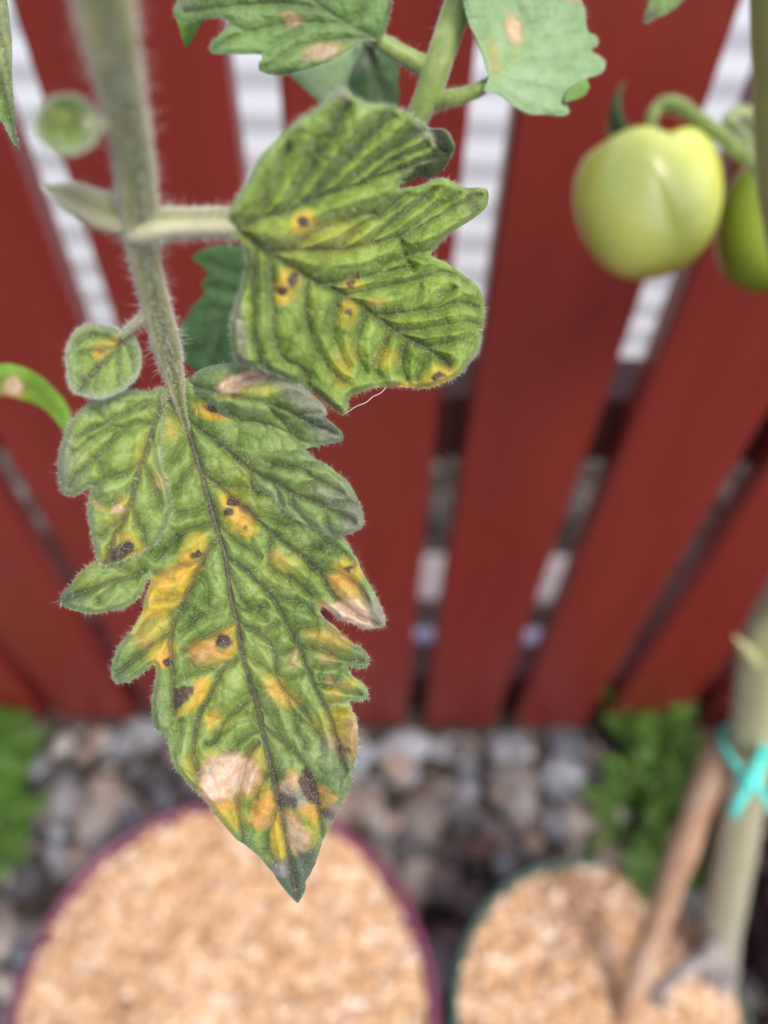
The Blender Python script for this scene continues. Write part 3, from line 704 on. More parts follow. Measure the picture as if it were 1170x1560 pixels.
S_M = [('brown', (257, 1008, 7, 7, 0), 3, 1), ('brown', (340, 978, 13, 10, 5), 3, 1), ('brown', [(264, 1049), (278, 1046), (293, 1045), (294, 1056), (282, 1069), (270, 1080), (264, 1071)], 3, 1),
 ('brown', (275, 1098, 5, 4, 0), 4, .7), ('brown', [(465, 1166), (475, 1180), (482, 1198), (485, 1226), (472, 1224), (460, 1209), (455, 1190)], 3.5, 1),
 ('brown', (437, 1220, 15, 8, 25), 5, .85), ('grey', (445, 1216, 20, 12, 20), 8, .8), ('brown', (500, 1240, 14, 5, 20), 5, .75), ('grey', (508, 1240, 14, 10, -50), 8, .7), ('brown', (524, 1142, 8, 4, 0), 5, .75), ('orange', (530, 1140, 16, 18, 0), 12, .6),
 ('brown', (325, 622, 13, 5, 15), 3, 1), ('yellow', (328, 627, 24, 11, 12), 10, .95), ('orange', (330, 630, 16, 6, 10), 8, .6),
 ('brown', (355, 765, 9, 6, 20), 3, 1), ('brown', (346, 781, 8, 7, 0), 3, 1), ('brown', (372, 777, 7, 6, 0), 5, .6), ('brown', (372, 803, 2.5, 4, 0), 2.5, .95), ('yellow', [(335, 752), (352, 748), (372, 765), (382, 785), (392, 805), (378, 818), (360, 808), (345, 792), (338, 772)], 10, .9), ('orange', [(350, 778), (370, 772), (378, 790), (368, 805), (354, 792)], 8, .75),
 ('brown', (300, 845, 9, 5, 0), 3, 1), ('yellow', [(280, 835), (296, 812), (312, 815), (316, 835), (308, 852), (290, 858), (276, 856)], 12, .75), ('orange', (288, 850, 10, 7, 0), 8, .6),
 ('brown', [(522, 868), (537, 859), (540, 866), (530, 876)], 2.5, 1), ('yellow', (530, 868, 20, 14, 0), 12, .65),
 ('orange', [(498, 882), (520, 875), (545, 890), (551, 905), (530, 912), (512, 905)], 8, .8), ('tan', [(488, 922), (514, 918), (545, 910), (556, 925), (566, 940), (568, 954), (552, 956), (520, 943), (502, 930)], 7, .95), ('orange', [(530, 920), (548, 910), (562, 940), (560, 952), (545, 945)], 6, .75), ('orange', [(488, 920), (505, 922), (500, 930), (490, 930)], 8, .9), ('grey', (575, 935, 9, 26, -30), 9, .75), ('grey', (525, 947, 24, 4, 22), 5, .6), ('grey', (560, 955, 22, 4, 10), 5, .6),
 ('yellow', [(232, 884), (262, 864), (304, 858), (294, 880), (280, 905), (255, 935), (225, 950), (218, 935), (226, 905)], 10, .92), ('orange', [(236, 882), (262, 868), (290, 868), (270, 885), (245, 895)], 10, .6), ('yellow', (232, 955, 26, 18, -30), 16, .6), ('tan', (217, 978, 10, 6, -20), 9, .45), ('yellow', (222, 968, 18, 14, -30), 14, .5), ('yellow', (246, 992, 20, 14, -30), 10, .75), ('orange', (249, 1005, 12, 12, 0), 7, .75),
 ('orange', [(290, 985), (312, 976), (334, 966), (352, 985), (345, 1002), (315, 1012), (294, 1012)], 11, .75), ('tan', (310, 995, 16, 9, -15), 10, .55), ('yellow', (350, 962, 12, 6, -30), 9, .8), ('yellow', (352, 988, 8, 14, 20), 7, .7),
 ('yellow', [(297, 1040), (318, 1030), (322, 1044), (308, 1068), (288, 1082), (272, 1088), (290, 1068)], 9, .9), ('orange', [(297, 1040), (306, 1034), (308, 1056), (298, 1062)], 7, .7), ('yellow', (325, 1096, 13, 12, 0), 12, .65), ('orange', (326, 1097, 4, 4, 0), 6, .5),
 ('yellow', [(402, 1034), (420, 1032), (452, 1068), (446, 1078), (425, 1068)], 12, .7), ('orange', (416, 1046, 10, 8, 45), 9, .6), ('orange', (436, 1064, 10, 5, 45), 9, .45), ('tan', (447, 1003, 9, 12, 0), 10, .55),
 ('tan', (500, 1003, 12, 9, 0), 9, .5), ('tan', (504, 1036, 8, 6, 0), 8, .5), ('orange', (498, 973, 20, 8, 20), 12, .6), ('orange', (516, 966, 14, 5, 45), 8, .75), ('yellow', (509, 1055, 12, 12, 0), 10, .6), ('yellow', (534, 1043, 12, 6, 10), 8, .6), ('tan', (528, 1046, 8, 5, 0), 6, .4),
 ('yellow', [(502, 1086), (532, 1080), (538, 1095), (534, 1150), (520, 1140), (512, 1115)], 10, .8), ('tan', (539, 1118, 9, 28, 0), 10, .6), ('tan', (505, 1125, 9, 12, -30), 8, .6), ('grey', (495, 1135, 10, 10, 0), 10, .5), ('yellow', (492, 1100, 20, 14, 0), 16, .25),
 ('tan', [(305, 1178), (318, 1160), (348, 1148), (377, 1153), (392, 1172), (395, 1186), (384, 1198), (366, 1210), (345, 1216), (320, 1222), (308, 1208)], 15, .97), ('orange', (330, 1215, 30, 14, 10), 14, .6), ('orange', (380, 1195, 16, 16, 0), 14, .5), ('grey', (325, 1165, 22, 6, -35), 10, .35), ('orange', (388, 1188, 10, 16, 0), 10, .55), ('orange', (342, 1222, 16, 10, 0), 10, .6), ('yellow', (350, 1240, 20, 14, 20), 12, .75), ('yellow', (392, 1160, 12, 18, 0), 10, .65), ('yellow', (290, 1168, 8, 18, 10), 10, .45), ('yellow', (322, 1150, 10, 6, -30), 8, .5), ('yellow', (356, 1258, 10, 8, 0), 8, .6),
 ('orange', [(388, 1222), (412, 1208), (420, 1225), (416, 1244), (405, 1258), (391, 1261), (381, 1250)], 9, .85), ('tan', (402, 1250, 12, 8, 0), 9, .5), ('yellow', (407, 1205, 8, 10, 0), 9, .5),
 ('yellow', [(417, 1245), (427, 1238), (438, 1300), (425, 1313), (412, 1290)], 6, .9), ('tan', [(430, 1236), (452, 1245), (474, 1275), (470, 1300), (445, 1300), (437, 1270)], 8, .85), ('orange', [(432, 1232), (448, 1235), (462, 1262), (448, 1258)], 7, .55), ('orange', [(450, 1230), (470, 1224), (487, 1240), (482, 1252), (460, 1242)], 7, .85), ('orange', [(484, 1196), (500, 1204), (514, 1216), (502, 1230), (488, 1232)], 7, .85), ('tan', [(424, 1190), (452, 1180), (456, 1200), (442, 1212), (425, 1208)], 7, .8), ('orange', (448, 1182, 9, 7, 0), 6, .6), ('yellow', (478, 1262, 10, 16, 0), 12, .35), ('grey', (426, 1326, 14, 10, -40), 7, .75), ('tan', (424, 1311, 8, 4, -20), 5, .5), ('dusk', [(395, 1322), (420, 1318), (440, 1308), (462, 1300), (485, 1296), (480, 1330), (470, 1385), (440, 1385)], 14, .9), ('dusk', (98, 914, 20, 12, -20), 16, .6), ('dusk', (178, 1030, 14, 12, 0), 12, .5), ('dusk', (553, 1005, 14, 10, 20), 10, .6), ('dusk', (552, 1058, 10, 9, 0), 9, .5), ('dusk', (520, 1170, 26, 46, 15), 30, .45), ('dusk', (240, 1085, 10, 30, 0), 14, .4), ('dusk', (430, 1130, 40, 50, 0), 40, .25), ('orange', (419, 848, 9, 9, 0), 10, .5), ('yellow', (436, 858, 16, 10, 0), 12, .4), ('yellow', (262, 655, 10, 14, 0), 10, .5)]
sM = Sheet(out_M, zM, V_M, S_M, step=2.2, H=.0021, lam=13, H2=.00042, cell=30, groove=.00035, frost=.28, frost_w=9, seed=1)

# lobe lying over the blade on the right (sinus edge lifted), and the lobe folded up beside the rachis
def zB(x, y):
    lift = .0026 * sstep(0, 70, (x - 330) * .35 + (y - 690) * .9) * sstep(370, 430, x)
    tip = -.0006 * sstep(430, 560, x)
    return zM(x, y) - .0004 - lift - tip
V_B = [([(311, 658), (342, 682), (383, 716), (414, 732), (446, 751), (496, 773), (540, 795)], w1, .9), ([(446, 751), (446, 771), (468, 797), (476, 808)], w2, .65), ([(496, 774), (498, 797), (505, 812)], w2, .6), ([(496, 771), (520, 766), (545, 768)], w2, .6),
 ([(383, 714), (400, 708), (451, 713), (482, 730), (520, 752)], w2, .65), ([(446, 750), (470, 740), (482, 730)], w3, .5), ([(414, 731), (420, 745), (425, 765)], w3, .5), ([(451, 713), (470, 708), (490, 705)], w3, .5), ([(383, 716), (383, 738), (392, 750)], w3, .7), ([(342, 682), (370, 672), (410, 675), (440, 685)], w3, .5)]
out_B = [(330, 660), (360, 655), (400, 665), (440, 678), (463, 685), (478, 697), (497, 707), (516, 722), (533, 738), (545, 758), (552, 778), (554, 797), (546, 808), (525, 817), (502, 816), (480, 808), (460, 796), (440, 784), (425, 768), (412, 756), (396, 748), (380, 742), (350, 705)]
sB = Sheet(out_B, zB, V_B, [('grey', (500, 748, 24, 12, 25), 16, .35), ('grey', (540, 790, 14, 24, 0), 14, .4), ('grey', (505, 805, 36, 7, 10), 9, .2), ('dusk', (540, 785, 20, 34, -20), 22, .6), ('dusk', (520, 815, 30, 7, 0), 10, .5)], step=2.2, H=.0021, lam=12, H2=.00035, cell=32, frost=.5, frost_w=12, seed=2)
def zA(x, y):
    # line of the crease from (285,592) to (500,645); above it the lobe folds towards the light
    t = ((y - 592) - (x - 285) * .16)
    up = np.exp(-((t - 4) / 26.0) ** 2) * (t > 4) + np.exp(-((t - 4) / 60.0) ** 2) * (t <= 4)
    return zM(x, y) - .0005 - .0050 * up * sstep(272, 335, x)
V_A = [([(290, 585), (340, 600), (400, 612), (450, 632), (515, 664)], w2, .7), ([(340, 600), (370, 580), (400, 570)], w3, .5), ([(400, 612), (430, 600), (460, 600)], w3, .5), ([(400, 612), (430, 640), (450, 670)], w3, .6), ([(345, 620), (362, 645), (368, 668)], w3, .6), ([(362, 645), (400, 650), (430, 660), (470, 675)], w3, .5), ([(450, 632), (475, 628), (490, 628)], w3, .5)]
out_A = [(284, 592), (287, 578), (305, 563), (340, 554), (375, 554), (405, 558), (432, 571), (460, 588), (482, 606), (495, 620), (498, 630), (494, 636), (508, 648), (522, 663), (520, 671), (508, 675), (486, 679), (463, 684), (440, 690), (405, 682), (380, 672), (355, 656), (338, 634), (320, 612), (300, 598)]
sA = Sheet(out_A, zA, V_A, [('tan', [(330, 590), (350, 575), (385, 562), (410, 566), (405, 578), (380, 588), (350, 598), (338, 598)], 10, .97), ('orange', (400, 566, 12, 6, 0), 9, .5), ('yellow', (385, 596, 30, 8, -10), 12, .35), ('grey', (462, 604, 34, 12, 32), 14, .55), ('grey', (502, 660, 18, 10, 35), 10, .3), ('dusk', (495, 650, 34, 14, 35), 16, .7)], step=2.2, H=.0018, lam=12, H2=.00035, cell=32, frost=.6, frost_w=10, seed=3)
add_leaf('leaflet', [sM, sB, sA], 'leaf', plantA, 'large hanging end leaflet, grey green with yellow, tan and dark brown blight patches', n_fuzz=24000, n_edge=1900)
LEAF_M = bpy.context.scene.objects['leaflet']
_mp = catmull(MID, 2); _mz = zM(_mp[:, 0], _mp[:, 1])
_mr = np.interp(_mp[:, 1], [600, 750, 900, 1150, 1368], [7.5, 6.5, 5.5, 3.5, 1.2]) * .113 / F / 2
v, f = tube(at_many(_mp[:, 0], _mp[:, 1], _mz + .00010), _mr, seg=8, sub=2, rough=.05)
mr = mesh_obj('midrib', v, f, M['rib'], LEAF_M)
hv, hf = tube_hairs(at_many(_mp[:, 0], _mp[:, 1], _mz + .0001), _mr, 2600, .00034, .000011, sub=2)
hv, hf = merge([(hv, hf), tube_hairs(at_many(_mp[:30, 0], _mp[:30, 1], _mz[:30] + .0001), _mr[:30], 120, .0011, .000014, sub=2)])
tag(mesh_obj('midrib_hairs', hv, hf, M['hair'], LEAF_M), kind='stuff')

# leaflet on the left, lying over the end leaflet
def zL(x, y):
    r2 = ((x - 178) / 95.0) ** 2 + ((y - 725) / 140.0) ** 2
    return .1098 + .0010 * (y - 600) / 260 + .0028 * np.clip(r2, 0, 1.6) - .0045 + .0006 * fbm(x, y, 90, 6, 2)
V_L = [([(250, 602), (244, 625), (233, 655), (223, 688), (217, 706), (206, 736), (200, 762), (195, 780), (176, 817), (162, 856)], 4.8, .85),
 ([(243, 626), (230, 612), (200, 624), (160, 642), (116, 668)], w2, .65), ([(236, 645), (200, 646), (164, 677), (147, 694), (118, 722), (104, 742)], w2, .75), ([(147, 694), (151, 710), (155, 727)], w3, .6), ([(217, 706), (183, 724), (157, 728), (143, 738)], w2, .7),
 ([(218, 708), (230, 726), (239, 753), (246, 770)], w2, .65), ([(200, 772), (210, 796), (218, 808), (222, 832)], w2, .65), ([(204, 742), (180, 762), (165, 768), (146, 762)], w2, .6), ([(191, 789), (170, 805), (150, 818)], w2, .6), ([(230, 662), (238, 690), (246, 715)], w3, .45), ([(180, 812), (186, 830), (200, 845)], w3, .4), ([(160, 642), (150, 625), (135, 622)], w3, .4), ([(190, 655), (170, 652), (140, 668), (110, 690)], w3, .45)]
out_L = [(252, 594), (244, 590), (225, 596), (198, 594), (165, 602), (140, 610), (123, 625), (106, 645), (95, 671), (91, 689), (88, 708), (89, 731), (94, 748), (106, 755), (119, 752), (135, 742), (137, 752), (133, 771), (135, 789), (139, 817), (145, 839), (151, 856), (158, 862), (167, 859), (189, 853), (217, 842), (234, 830), (248, 814), (258, 791), (262, 766), (258, 745), (251, 722), (246, 698), (246, 672), (249, 640), (254, 610)]
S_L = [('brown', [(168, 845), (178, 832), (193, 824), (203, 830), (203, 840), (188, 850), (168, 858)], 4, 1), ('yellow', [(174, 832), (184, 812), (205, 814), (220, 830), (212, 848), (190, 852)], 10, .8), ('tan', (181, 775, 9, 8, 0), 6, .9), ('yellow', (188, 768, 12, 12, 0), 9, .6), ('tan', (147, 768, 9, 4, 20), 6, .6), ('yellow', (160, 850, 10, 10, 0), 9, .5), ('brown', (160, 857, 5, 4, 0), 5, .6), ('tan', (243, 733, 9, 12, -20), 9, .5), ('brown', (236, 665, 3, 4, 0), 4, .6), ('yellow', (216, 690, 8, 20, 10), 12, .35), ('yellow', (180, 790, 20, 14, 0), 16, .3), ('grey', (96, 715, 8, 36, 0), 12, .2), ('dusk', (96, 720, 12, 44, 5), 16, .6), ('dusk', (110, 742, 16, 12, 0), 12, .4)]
sL = Sheet(out_L, zL, V_L, S_L, step=2.2, H=.0023, lam=13, H2=.00035, cell=34, frost=.55, frost_w=11, seed=4)
add_leaf('leaflet', [sL], 'leaf_light', plantA, 'two lobed side leaflet with a brown blotch at its tip and a white fleck', n_fuzz=5500, n_edge=800)

def zS(x, y):
    r2 = ((x - 157) / 58.0) ** 2 + ((y - 550) / 58.0) ** 2
    return .1030 - .0022 * np.clip(r2, 0, 1.3) + .0012
V_S = [([(192, 508), (176, 533), (157, 552), (134, 578), (122, 592)], 4.2, .8), ([(178, 530), (150, 535), (122, 540)], w2, .55), ([(165, 544), (150, 562), (147, 590)], w2, .55), ([(178, 532), (178, 560), (180, 585)], w2, .6), ([(187, 520), (198, 540), (202, 565)], w2, .5), ([(176, 522), (150, 512), (120, 522)], w3, .5)]
out_S = [(196, 504), (186, 504), (172, 499), (152, 495), (136, 494), (119, 501), (107, 518), (101, 540), (102, 562), (105, 583), (114, 597), (131, 603), (148, 607), (165, 603), (186, 593), (203, 579), (212, 560), (213, 540), (207, 519)]
sS = Sheet(out_S, zS, V_S, [('yellow', [(142, 535), (152, 520), (172, 515), (186, 510), (184, 520), (168, 536), (152, 546)], 9, .85), ('brown', (155, 537, 3.5, 3.5, 0), 4, .65), ('orange', (152, 538, 8, 6, 0), 7, .5)], step=2.6, H=.0011, lam=11, H2=.0003, cell=26, frost=.95, frost_w=9, seed=5)
add_leaf('leaflet', [sS], 'leaf_lime', plantA, 'small round leaflet with a single yellow fleck', n_fuzz=3500, n_edge=900)
def zT(x, y):
    r2 = ((x - 103) / 48.0) ** 2 + ((y - 190) / 48.0) ** 2
    return .0712 + .0028 * (1 - np.clip(r2, 0, 1.2)) - .0010 * (y - 190) / 48
th = np.linspace(0, 2 * math.pi, 18, endpoint=False)
out_T = [(103 + 45 * math.cos(t) * (1 + .06 * math.cos(2 * t)), 190 + 44 * math.sin(t)) for t in th]
sT = Sheet(out_T, zT, [([(145, 190), (110, 188), (70, 192)], 4, .6), ([(118, 188), (105, 170), (88, 160)], 3, .4), ([(112, 189), (98, 206), (80, 218)], 3, .4)], [], step=4, H=.0004, H2=.0001, frost=.95, frost_w=8, seed=6)
add_leaf('leaflet', [sT], 'leaf_lime', plantA, 'tiny round cupped leaflet beside the hairy rachis', n_fuzz=800, n_edge=500)

# leaflet on the right, quilted, lime green
def zR(x, y):
    t = sstep(-40, 420, (x - 350) + (y - 340) * .55)
    z = .0905 + .0225 * t
    z = z + .0045 * sstep(400, 352, x) * sstep(370, 430, y)          # left edge rolls under
    z = z - .0045 * sstep(330, 150, y) * sstep(420, 560, x)          # upper lobe comes up
    z = z + .0040 * sstep(690, 745, x)
    z = z + .0008 * fbm(x, y, 120, 4, 2)
    return z
V_R = [([(352, 345), (380, 362), (400, 378), (447, 408), (477, 426), (524, 450), (566, 477), (605, 505), (650, 530), (684, 557)], 6, .62),
 ([(372, 342), (394, 333), (437, 320), (480, 301), (522, 288), (565, 273), (610, 258), (660, 236)], w1, .65), ([(408, 384), (450, 380), (517, 381), (560, 372), (609, 360), (678, 325), (732, 296)], w1, .6), ([(490, 433), (517, 429), (575, 418), (625, 408)], w2, .5), ([(528, 451), (573, 440), (625, 430), (680, 415), (712, 428)], w2, .55), ([(573, 482), (620, 476), (662, 472), (700, 462), (730, 468)], w2, .6), ([(603, 504), (640, 503), (662, 500), (712, 490), (735, 500)], w2, .55), ([(646, 528), (680, 524), (712, 518)], w2, .5),
 ([(392, 372), (386, 420), (386, 460), (388, 510), (396, 552)], w2, .6), ([(412, 388), (413, 420), (416, 460), (421, 520), (434, 546), (464, 564), (470, 600)], w2, .65), ([(472, 424), (466, 446), (466, 468), (475, 515), (502, 560), (524, 582)], w2, .65), ([(520, 450), (510, 480), (508, 507), (516, 532), (530, 560)], w3, .55), ([(560, 474), (550, 495), (543, 519), (546, 545), (556, 566)], w2, .6), ([(596, 500), (585, 524), (574, 558), (578, 575)], w2, .55), ([(622, 516), (613, 535), (613, 558), (620, 578)], w2, .5), ([(655, 534), (645, 552), (634, 575)], w3, .45),
 ([(437, 320), (470, 265), (500, 215), (530, 160)], w2, .5), ([(480, 301), (520, 255), (560, 215), (600, 175)], w2, .5), ([(522, 288), (565, 250), (610, 220), (645, 200)], w2, .45), ([(394, 333), (420, 280), (440, 225)], w3, .4), ([(565, 273), (600, 245), (650, 222)], w3, .4),
 ([(560, 372), (600, 338), (640, 310), (660, 290)], w3, .45), ([(517, 381), (550, 345), (590, 320), (620, 295)], w3, .45), ([(450, 380), (490, 350), (540, 330), (569, 325)], w3, .4), ([(609, 360), (650, 330), (700, 295)], w3, .35), ([(575, 418), (600, 398), (640, 385), (660, 380)], w3, .4), ([(620, 476), (635, 452), (640, 430)], w3, .4), ([(662, 472), (672, 455), (690, 440)], w3, .4), ([(609, 362), (615, 385), (628, 410)], w3, .35)]
out_R = [(345, 338), (348, 322), (358, 304), (373, 280), (394, 241), (426, 207), (458, 179), (488, 160), (505, 146), (520, 132), (538, 146), (556, 156), (593, 160), (625, 174), (643, 188), (660, 208), (677, 225), (686, 236), (677, 242), (647, 247), (626, 258), (612, 276), (612, 287), (643, 281), (660, 274), (677, 271), (694, 279), (711, 286), (732, 286), (743, 291), (742, 312), (728, 329), (702, 346), (679, 361), (666, 375), (657, 389), (680, 400), (705, 418), (727, 436), (736, 455), (739, 477), (734, 502), (731, 528), (717, 549), (701, 570), (671, 585), (654, 591), (615, 590), (586, 588), (551, 597), (532, 605), (530, 620), (526, 631), (519, 630), (502, 618), (488, 604), (455, 585), (410, 565), (372, 556), (356, 541), (351, 500), (354, 477), (363, 451), (372, 423), (376, 393), (368, 368), (352, 356)]
S_R = [('brown', (462, 340, 8, 8, 0), 3.5, 1), ('yellow', (464, 342, 20, 17, -20), 9, .85), ('brown', (446, 427, 7, 12, 20), 3.5, 1), ('brown', (429, 442, 8, 7, 0), 3.5, .95), ('grey', (429, 442, 2.5, 2.5, 0), 2, .8), ('yellow', [(419, 440), (428, 415), (445, 408), (458, 420), (452, 445), (440, 464), (420, 460)], 8, .92), ('brown', (536, 433, 6, 5, 0), 3.5, .95), ('brown', (541, 418, 6, 5, 0), 5, .55), ('yellow', (539, 433, 14, 9, 0), 7, .7), ('brown', (532, 474, 5.5, 4.5, 0), 3, 1), ('yellow', (532, 478, 13, 19, 10), 8, .9), ('brown', [(655, 577), (672, 566), (678, 568), (674, 574), (660, 580)], 2.5, 1), ('yellow', (667, 574, 24, 13, -28), 9, .85), ('orange', (616, 588, 12, 4, 0), 5, .6), ('brown', (569, 326, 8, 5, 0), 6, .45), ('brown', (570, 322, 22, 6, -15), 12, .25), ('yellow', (590, 546, 14, 14, 0), 12, .55), ('yellow', (525, 555, 12, 26, 15), 14, .55), ('orange', (573, 461, 10, 4, -10), 7, .6), ('brown', (722, 312, 20, 4, -30), 9, .35), ('yellow', (495, 360, 50, 22, 0), 30, .25), ('grey', (358, 470, 10, 60, -10), 9, .6), ('grey', (364, 548, 14, 12, 0), 9, .5), ('grey', (516, 140, 14, 12, 0), 10, .6), ('grey', (655, 205, 20, 10, 45), 12, .4)]
sR = Sheet(out_R, zR, V_R, S_R, step=2.2, H=.0034, lam=18, H2=.00045, cell=34, groove=.00018, frost=.30, frost_w=7, seed=6)
def zR2(x, y): return .1085 + .0002 * (y - 220) - .0003 * (x - 660)
out_R2 = [(625, 180), (650, 196), (672, 197), (684, 208), (690, 226), (684, 245), (672, 262), (655, 272), (640, 270), (625, 278), (612, 284), (600, 270), (600, 220)]
sR2 = Sheet(out_R2, zR2, [([(610, 250), (650, 238), (682, 225)], 3, .5)], [('grey', (672, 215, 14, 22, 0), 10, .5)], step=3, H=.0003, frost=.7, frost_w=6, seed=7)
add_leaf('leaflet', [sR, sR2], 'leaf_lime', plantA, 'quilted lime green side leaflet with small black spots ringed in yellow', n_fuzz=16000, n_edge=1300)
# a loose fibre clinging to its tip
v, f = tube([at(a, b, .1125) for a, b in ((526, 630), (535, 624), (545, 618), (556, 614), (563, 609), (568, 604), (576, 601), (583, 596), (588, 590))], [.00004] * 9, seg=5, sub=4)
mesh_obj('fibre', v, f, M['hair'], plantA)

# other leaves of the same plant entering the frame at its left side
def zE(x, y): return .117 + .00006 * (x - 20) + .003 * ((x + 10) / 40.0) ** 2 * .2
out_E = [(-55, -60), (5, -60), (11, 0), (14, 29), (18, 72), (19, 120), (23, 167), (25, 203), (29, 225), (20, 219), (14, 206), (7, 190), (-5, 180), (-30, 160), (-60, 90)]
sE = Sheet(out_E, zE, [([(-30, -60), (-10, 60), (8, 140), (27, 222)], 4, .7), ([(-20, 10), (5, 60), (15, 100)], 3, .5), ([(-8, 80), (-20, 130), (-10, 165)], 3, .5), ([(3, 115), (14, 150), (20, 185)], 3, .5)], [('grey', (8, 40, 8, 60, 0), 10, .3)], step=3, H=.0006, frost=.7, frost_w=6, seed=2)
add_leaf('leaflet', [sE], 'leaf', plantA, 'narrow pointed leaflet hanging at the edge beside the white gap', n_fuzz=1500, n_edge=300)
pE = [at(-25, -55, .117), at(-60, -160, .118), np.array((-.080, .040, .730)), np.array((-.112, -.045, .66))]
v, f = tube(pE, [.0008, .0010, .0016, .0022], seg=12); mesh_obj('petiole', v, f, M['petiole'], plantA)
def zG(x, y): return .158 + .010 * sstep(20, 110, x) + .0006 * np.abs(y - np.interp(x, [-60, 0, 50, 105], [575, 578, 590, 650])) / 20
out_G = [(-70, 585), (-60, 560), (0, 554), (20, 555), (48, 565), (75, 584), (96, 606), (108, 630), (107, 650), (100, 662), (96, 655), (82, 636), (66, 622), (48, 614), (27, 607), (0, 603), (-60, 602)]
sG = Sheet(out_G, zG, [([(-60, 580), (0, 578), (50, 588), (90, 622), (102, 655)], 3, .25)], [('tan', (20, 589, 14, 15, 0), 10, .9), ('orange', (24, 600, 14, 6, 0), 8, .6)], step=4, H=.0003, H2=.00006, frost=0, seed=3)
add_leaf('leaflet', [sG], 'leaf_bright', plantA, 'smooth bright green arching leaf tip with one orange fleck')
pG = [at(-66, 580, .158), at(-120, 560, .16), np.array((-.125, .02, .56)), np.array((-.112, -.045, .50))]
v, f = tube(pG, [.0012, .0013, .0018, .0024], seg=12); mesh_obj('petiole', v, f, M['petiole'], plantA)

# ================================================================== FRUITING TOMATO PLANT (smaller green pot)
foot = on_height(1088, 1478, .150)
plantB = empty('tomato_plant', tuple(foot))
tag(plantB, 'tall tomato plant with pale stem carrying two green tomatoes', 'tomato plant')
def depth_of(P): return float(-(RC.T @ (np.asarray(P) - CAM))[2])
zf = depth_of(foot)
s_px = [(1086, 1500, zf + .012, 60), (1092, 1450, zf - .006, 56), (1106, 1370, zf - .035, 58), (1124, 1270, zf - .07, 60), (1140, 1170, zf - .10, 63), (1152, 1080, zf - .125, 70), (1168, 985, zf - .150, 80), (1214, 900, zf - .170, 84), (1262, 760, .255, 90), (1272, 600, .225, 104), (1246, 440, .200, 112), (1216, 260, .182, 118), (1212, 100, .168, 122), (1208, -40, .156, 122), (1205, -260, .142, 118)]
add_tube('stem', s_px, 'old_stem', plantB, hairs=2600, hair_len=.0022, ribs=5, rib_amp=.04, hair_rad=.00005, seg=24)
add_tube('side_shoot_stub', [(1178, 1030, .336, 30), (1152, 1006, .326, 30), (1134, 986, .320, 16), (1118, 968, .316, 4)], 'old_stem', plantB)
add_tube('dry_stalk', [(1096, 1432, zf - .030, 40), (1074, 1456, zf - .030, 32), (1046, 1474, zf - .027, 26), (1018, 1494, zf - .022, 22), (996, 1520, zf - .014, 18), (986, 1540, zf - .004, 14)], 'dry', plantB, label='dry grey leaf stalk bent down onto the wood chips')
add_tube('stem_base', [(1082, 1500, zf + .012, 66), (1090, 1466, zf - .004, 66), (1094, 1440, zf - .012, 62)], 'dry', plantB)

# fruit truss
zt = .222
add_tube('truss_stalk', [(1215, 330, .200, 22), (1165, 268, .212, 22), (1112, 218, .216, 22), (1068, 184, .219, 22), (1030, 160, .221, 24), (1008, 160, .2225, 22), (994, 176, .224, 18), (988, 206, .227, 16), (986, 226, .229, 14)], 'stem_green', plantB, hairs=700, hair_len=.0014, hair_rad=.00004)
add_tube('truss_stalk', [(1168, 262, .2135, 18), (1130, 205, .226, 18), (1110, 184, .231, 20), (1128, 170, .236, 20), (1146, 182, .240, 18), (1152, 215, .244, 14), (1158, 262, .250, 12)], 'stem_green', plantB, hairs=400, hair_len=.0014, hair_rad=.00004)
def tomato(cpx, cpy, z, wpx, hpx, tilt, grooves, mat, label, spin=0.0, lean=0.0):
    c = at(cpx, cpy, z); R = wpx * z / F / 2; Hh = hpx * z / F / 2
    up0 = RC[:, 1]; rt0 = RC[:, 0]; bk = RC[:, 2]
    t = math.radians(tilt); up = up0 * math.cos(t) - rt0 * math.sin(t); rt = rt0 * math.cos(t) + up0 * math.sin(t)
    ln = math.radians(lean); up, bk = up * math.cos(ln) + bk * math.sin(ln), bk * math.cos(ln) - up * math.sin(ln)
    nu, nv = 96, 56; V = []; Fc = []
    for i in range(nv + 1):
        ph = math.pi * i / nv
        for j in range(nu):
            a = 2 * math.pi * j / nu + spin
            g_ = sum(amp * math.exp(-(((a - a0 + math.pi) % (2 * math.pi) - math.pi) / w) ** 2) for a0, amp, w in grooves)
            sph = math.sin(ph)
            r = R * sph ** .74 * (1 + .07 * math.cos(ph)) / 1.02 * (1 - g_ * (sph ** .5) * (.45 + .75 * math.cos(ph / 2) ** 2))
            zz_ = Hh * (math.cos(ph) * (1.0 - .05 * math.cos(ph)))
            zz_ -= Hh * .34 * math.exp(-(ph / .42) ** 2)             # dimple under the calyx
            zz_ -= Hh * 1.1 * g_ * max(0, math.cos(ph)) * sph ** .5
            V.append(c + r * (math.cos(a) * rt + math.sin(a) * bk) + zz_ * up)
    for i in range(nv):
        for j in range(nu):
            k = (j + 1) % nu; Fc.append((i * nu + j, (i + 1) * nu + j, (i + 1) * nu + k, i * nu + k))
    o = mesh_obj('tomato', np.array(V), Fc, M[mat], plantB); o['label'] = label
    return o, c + up * Hh * .60, up, rt, bk
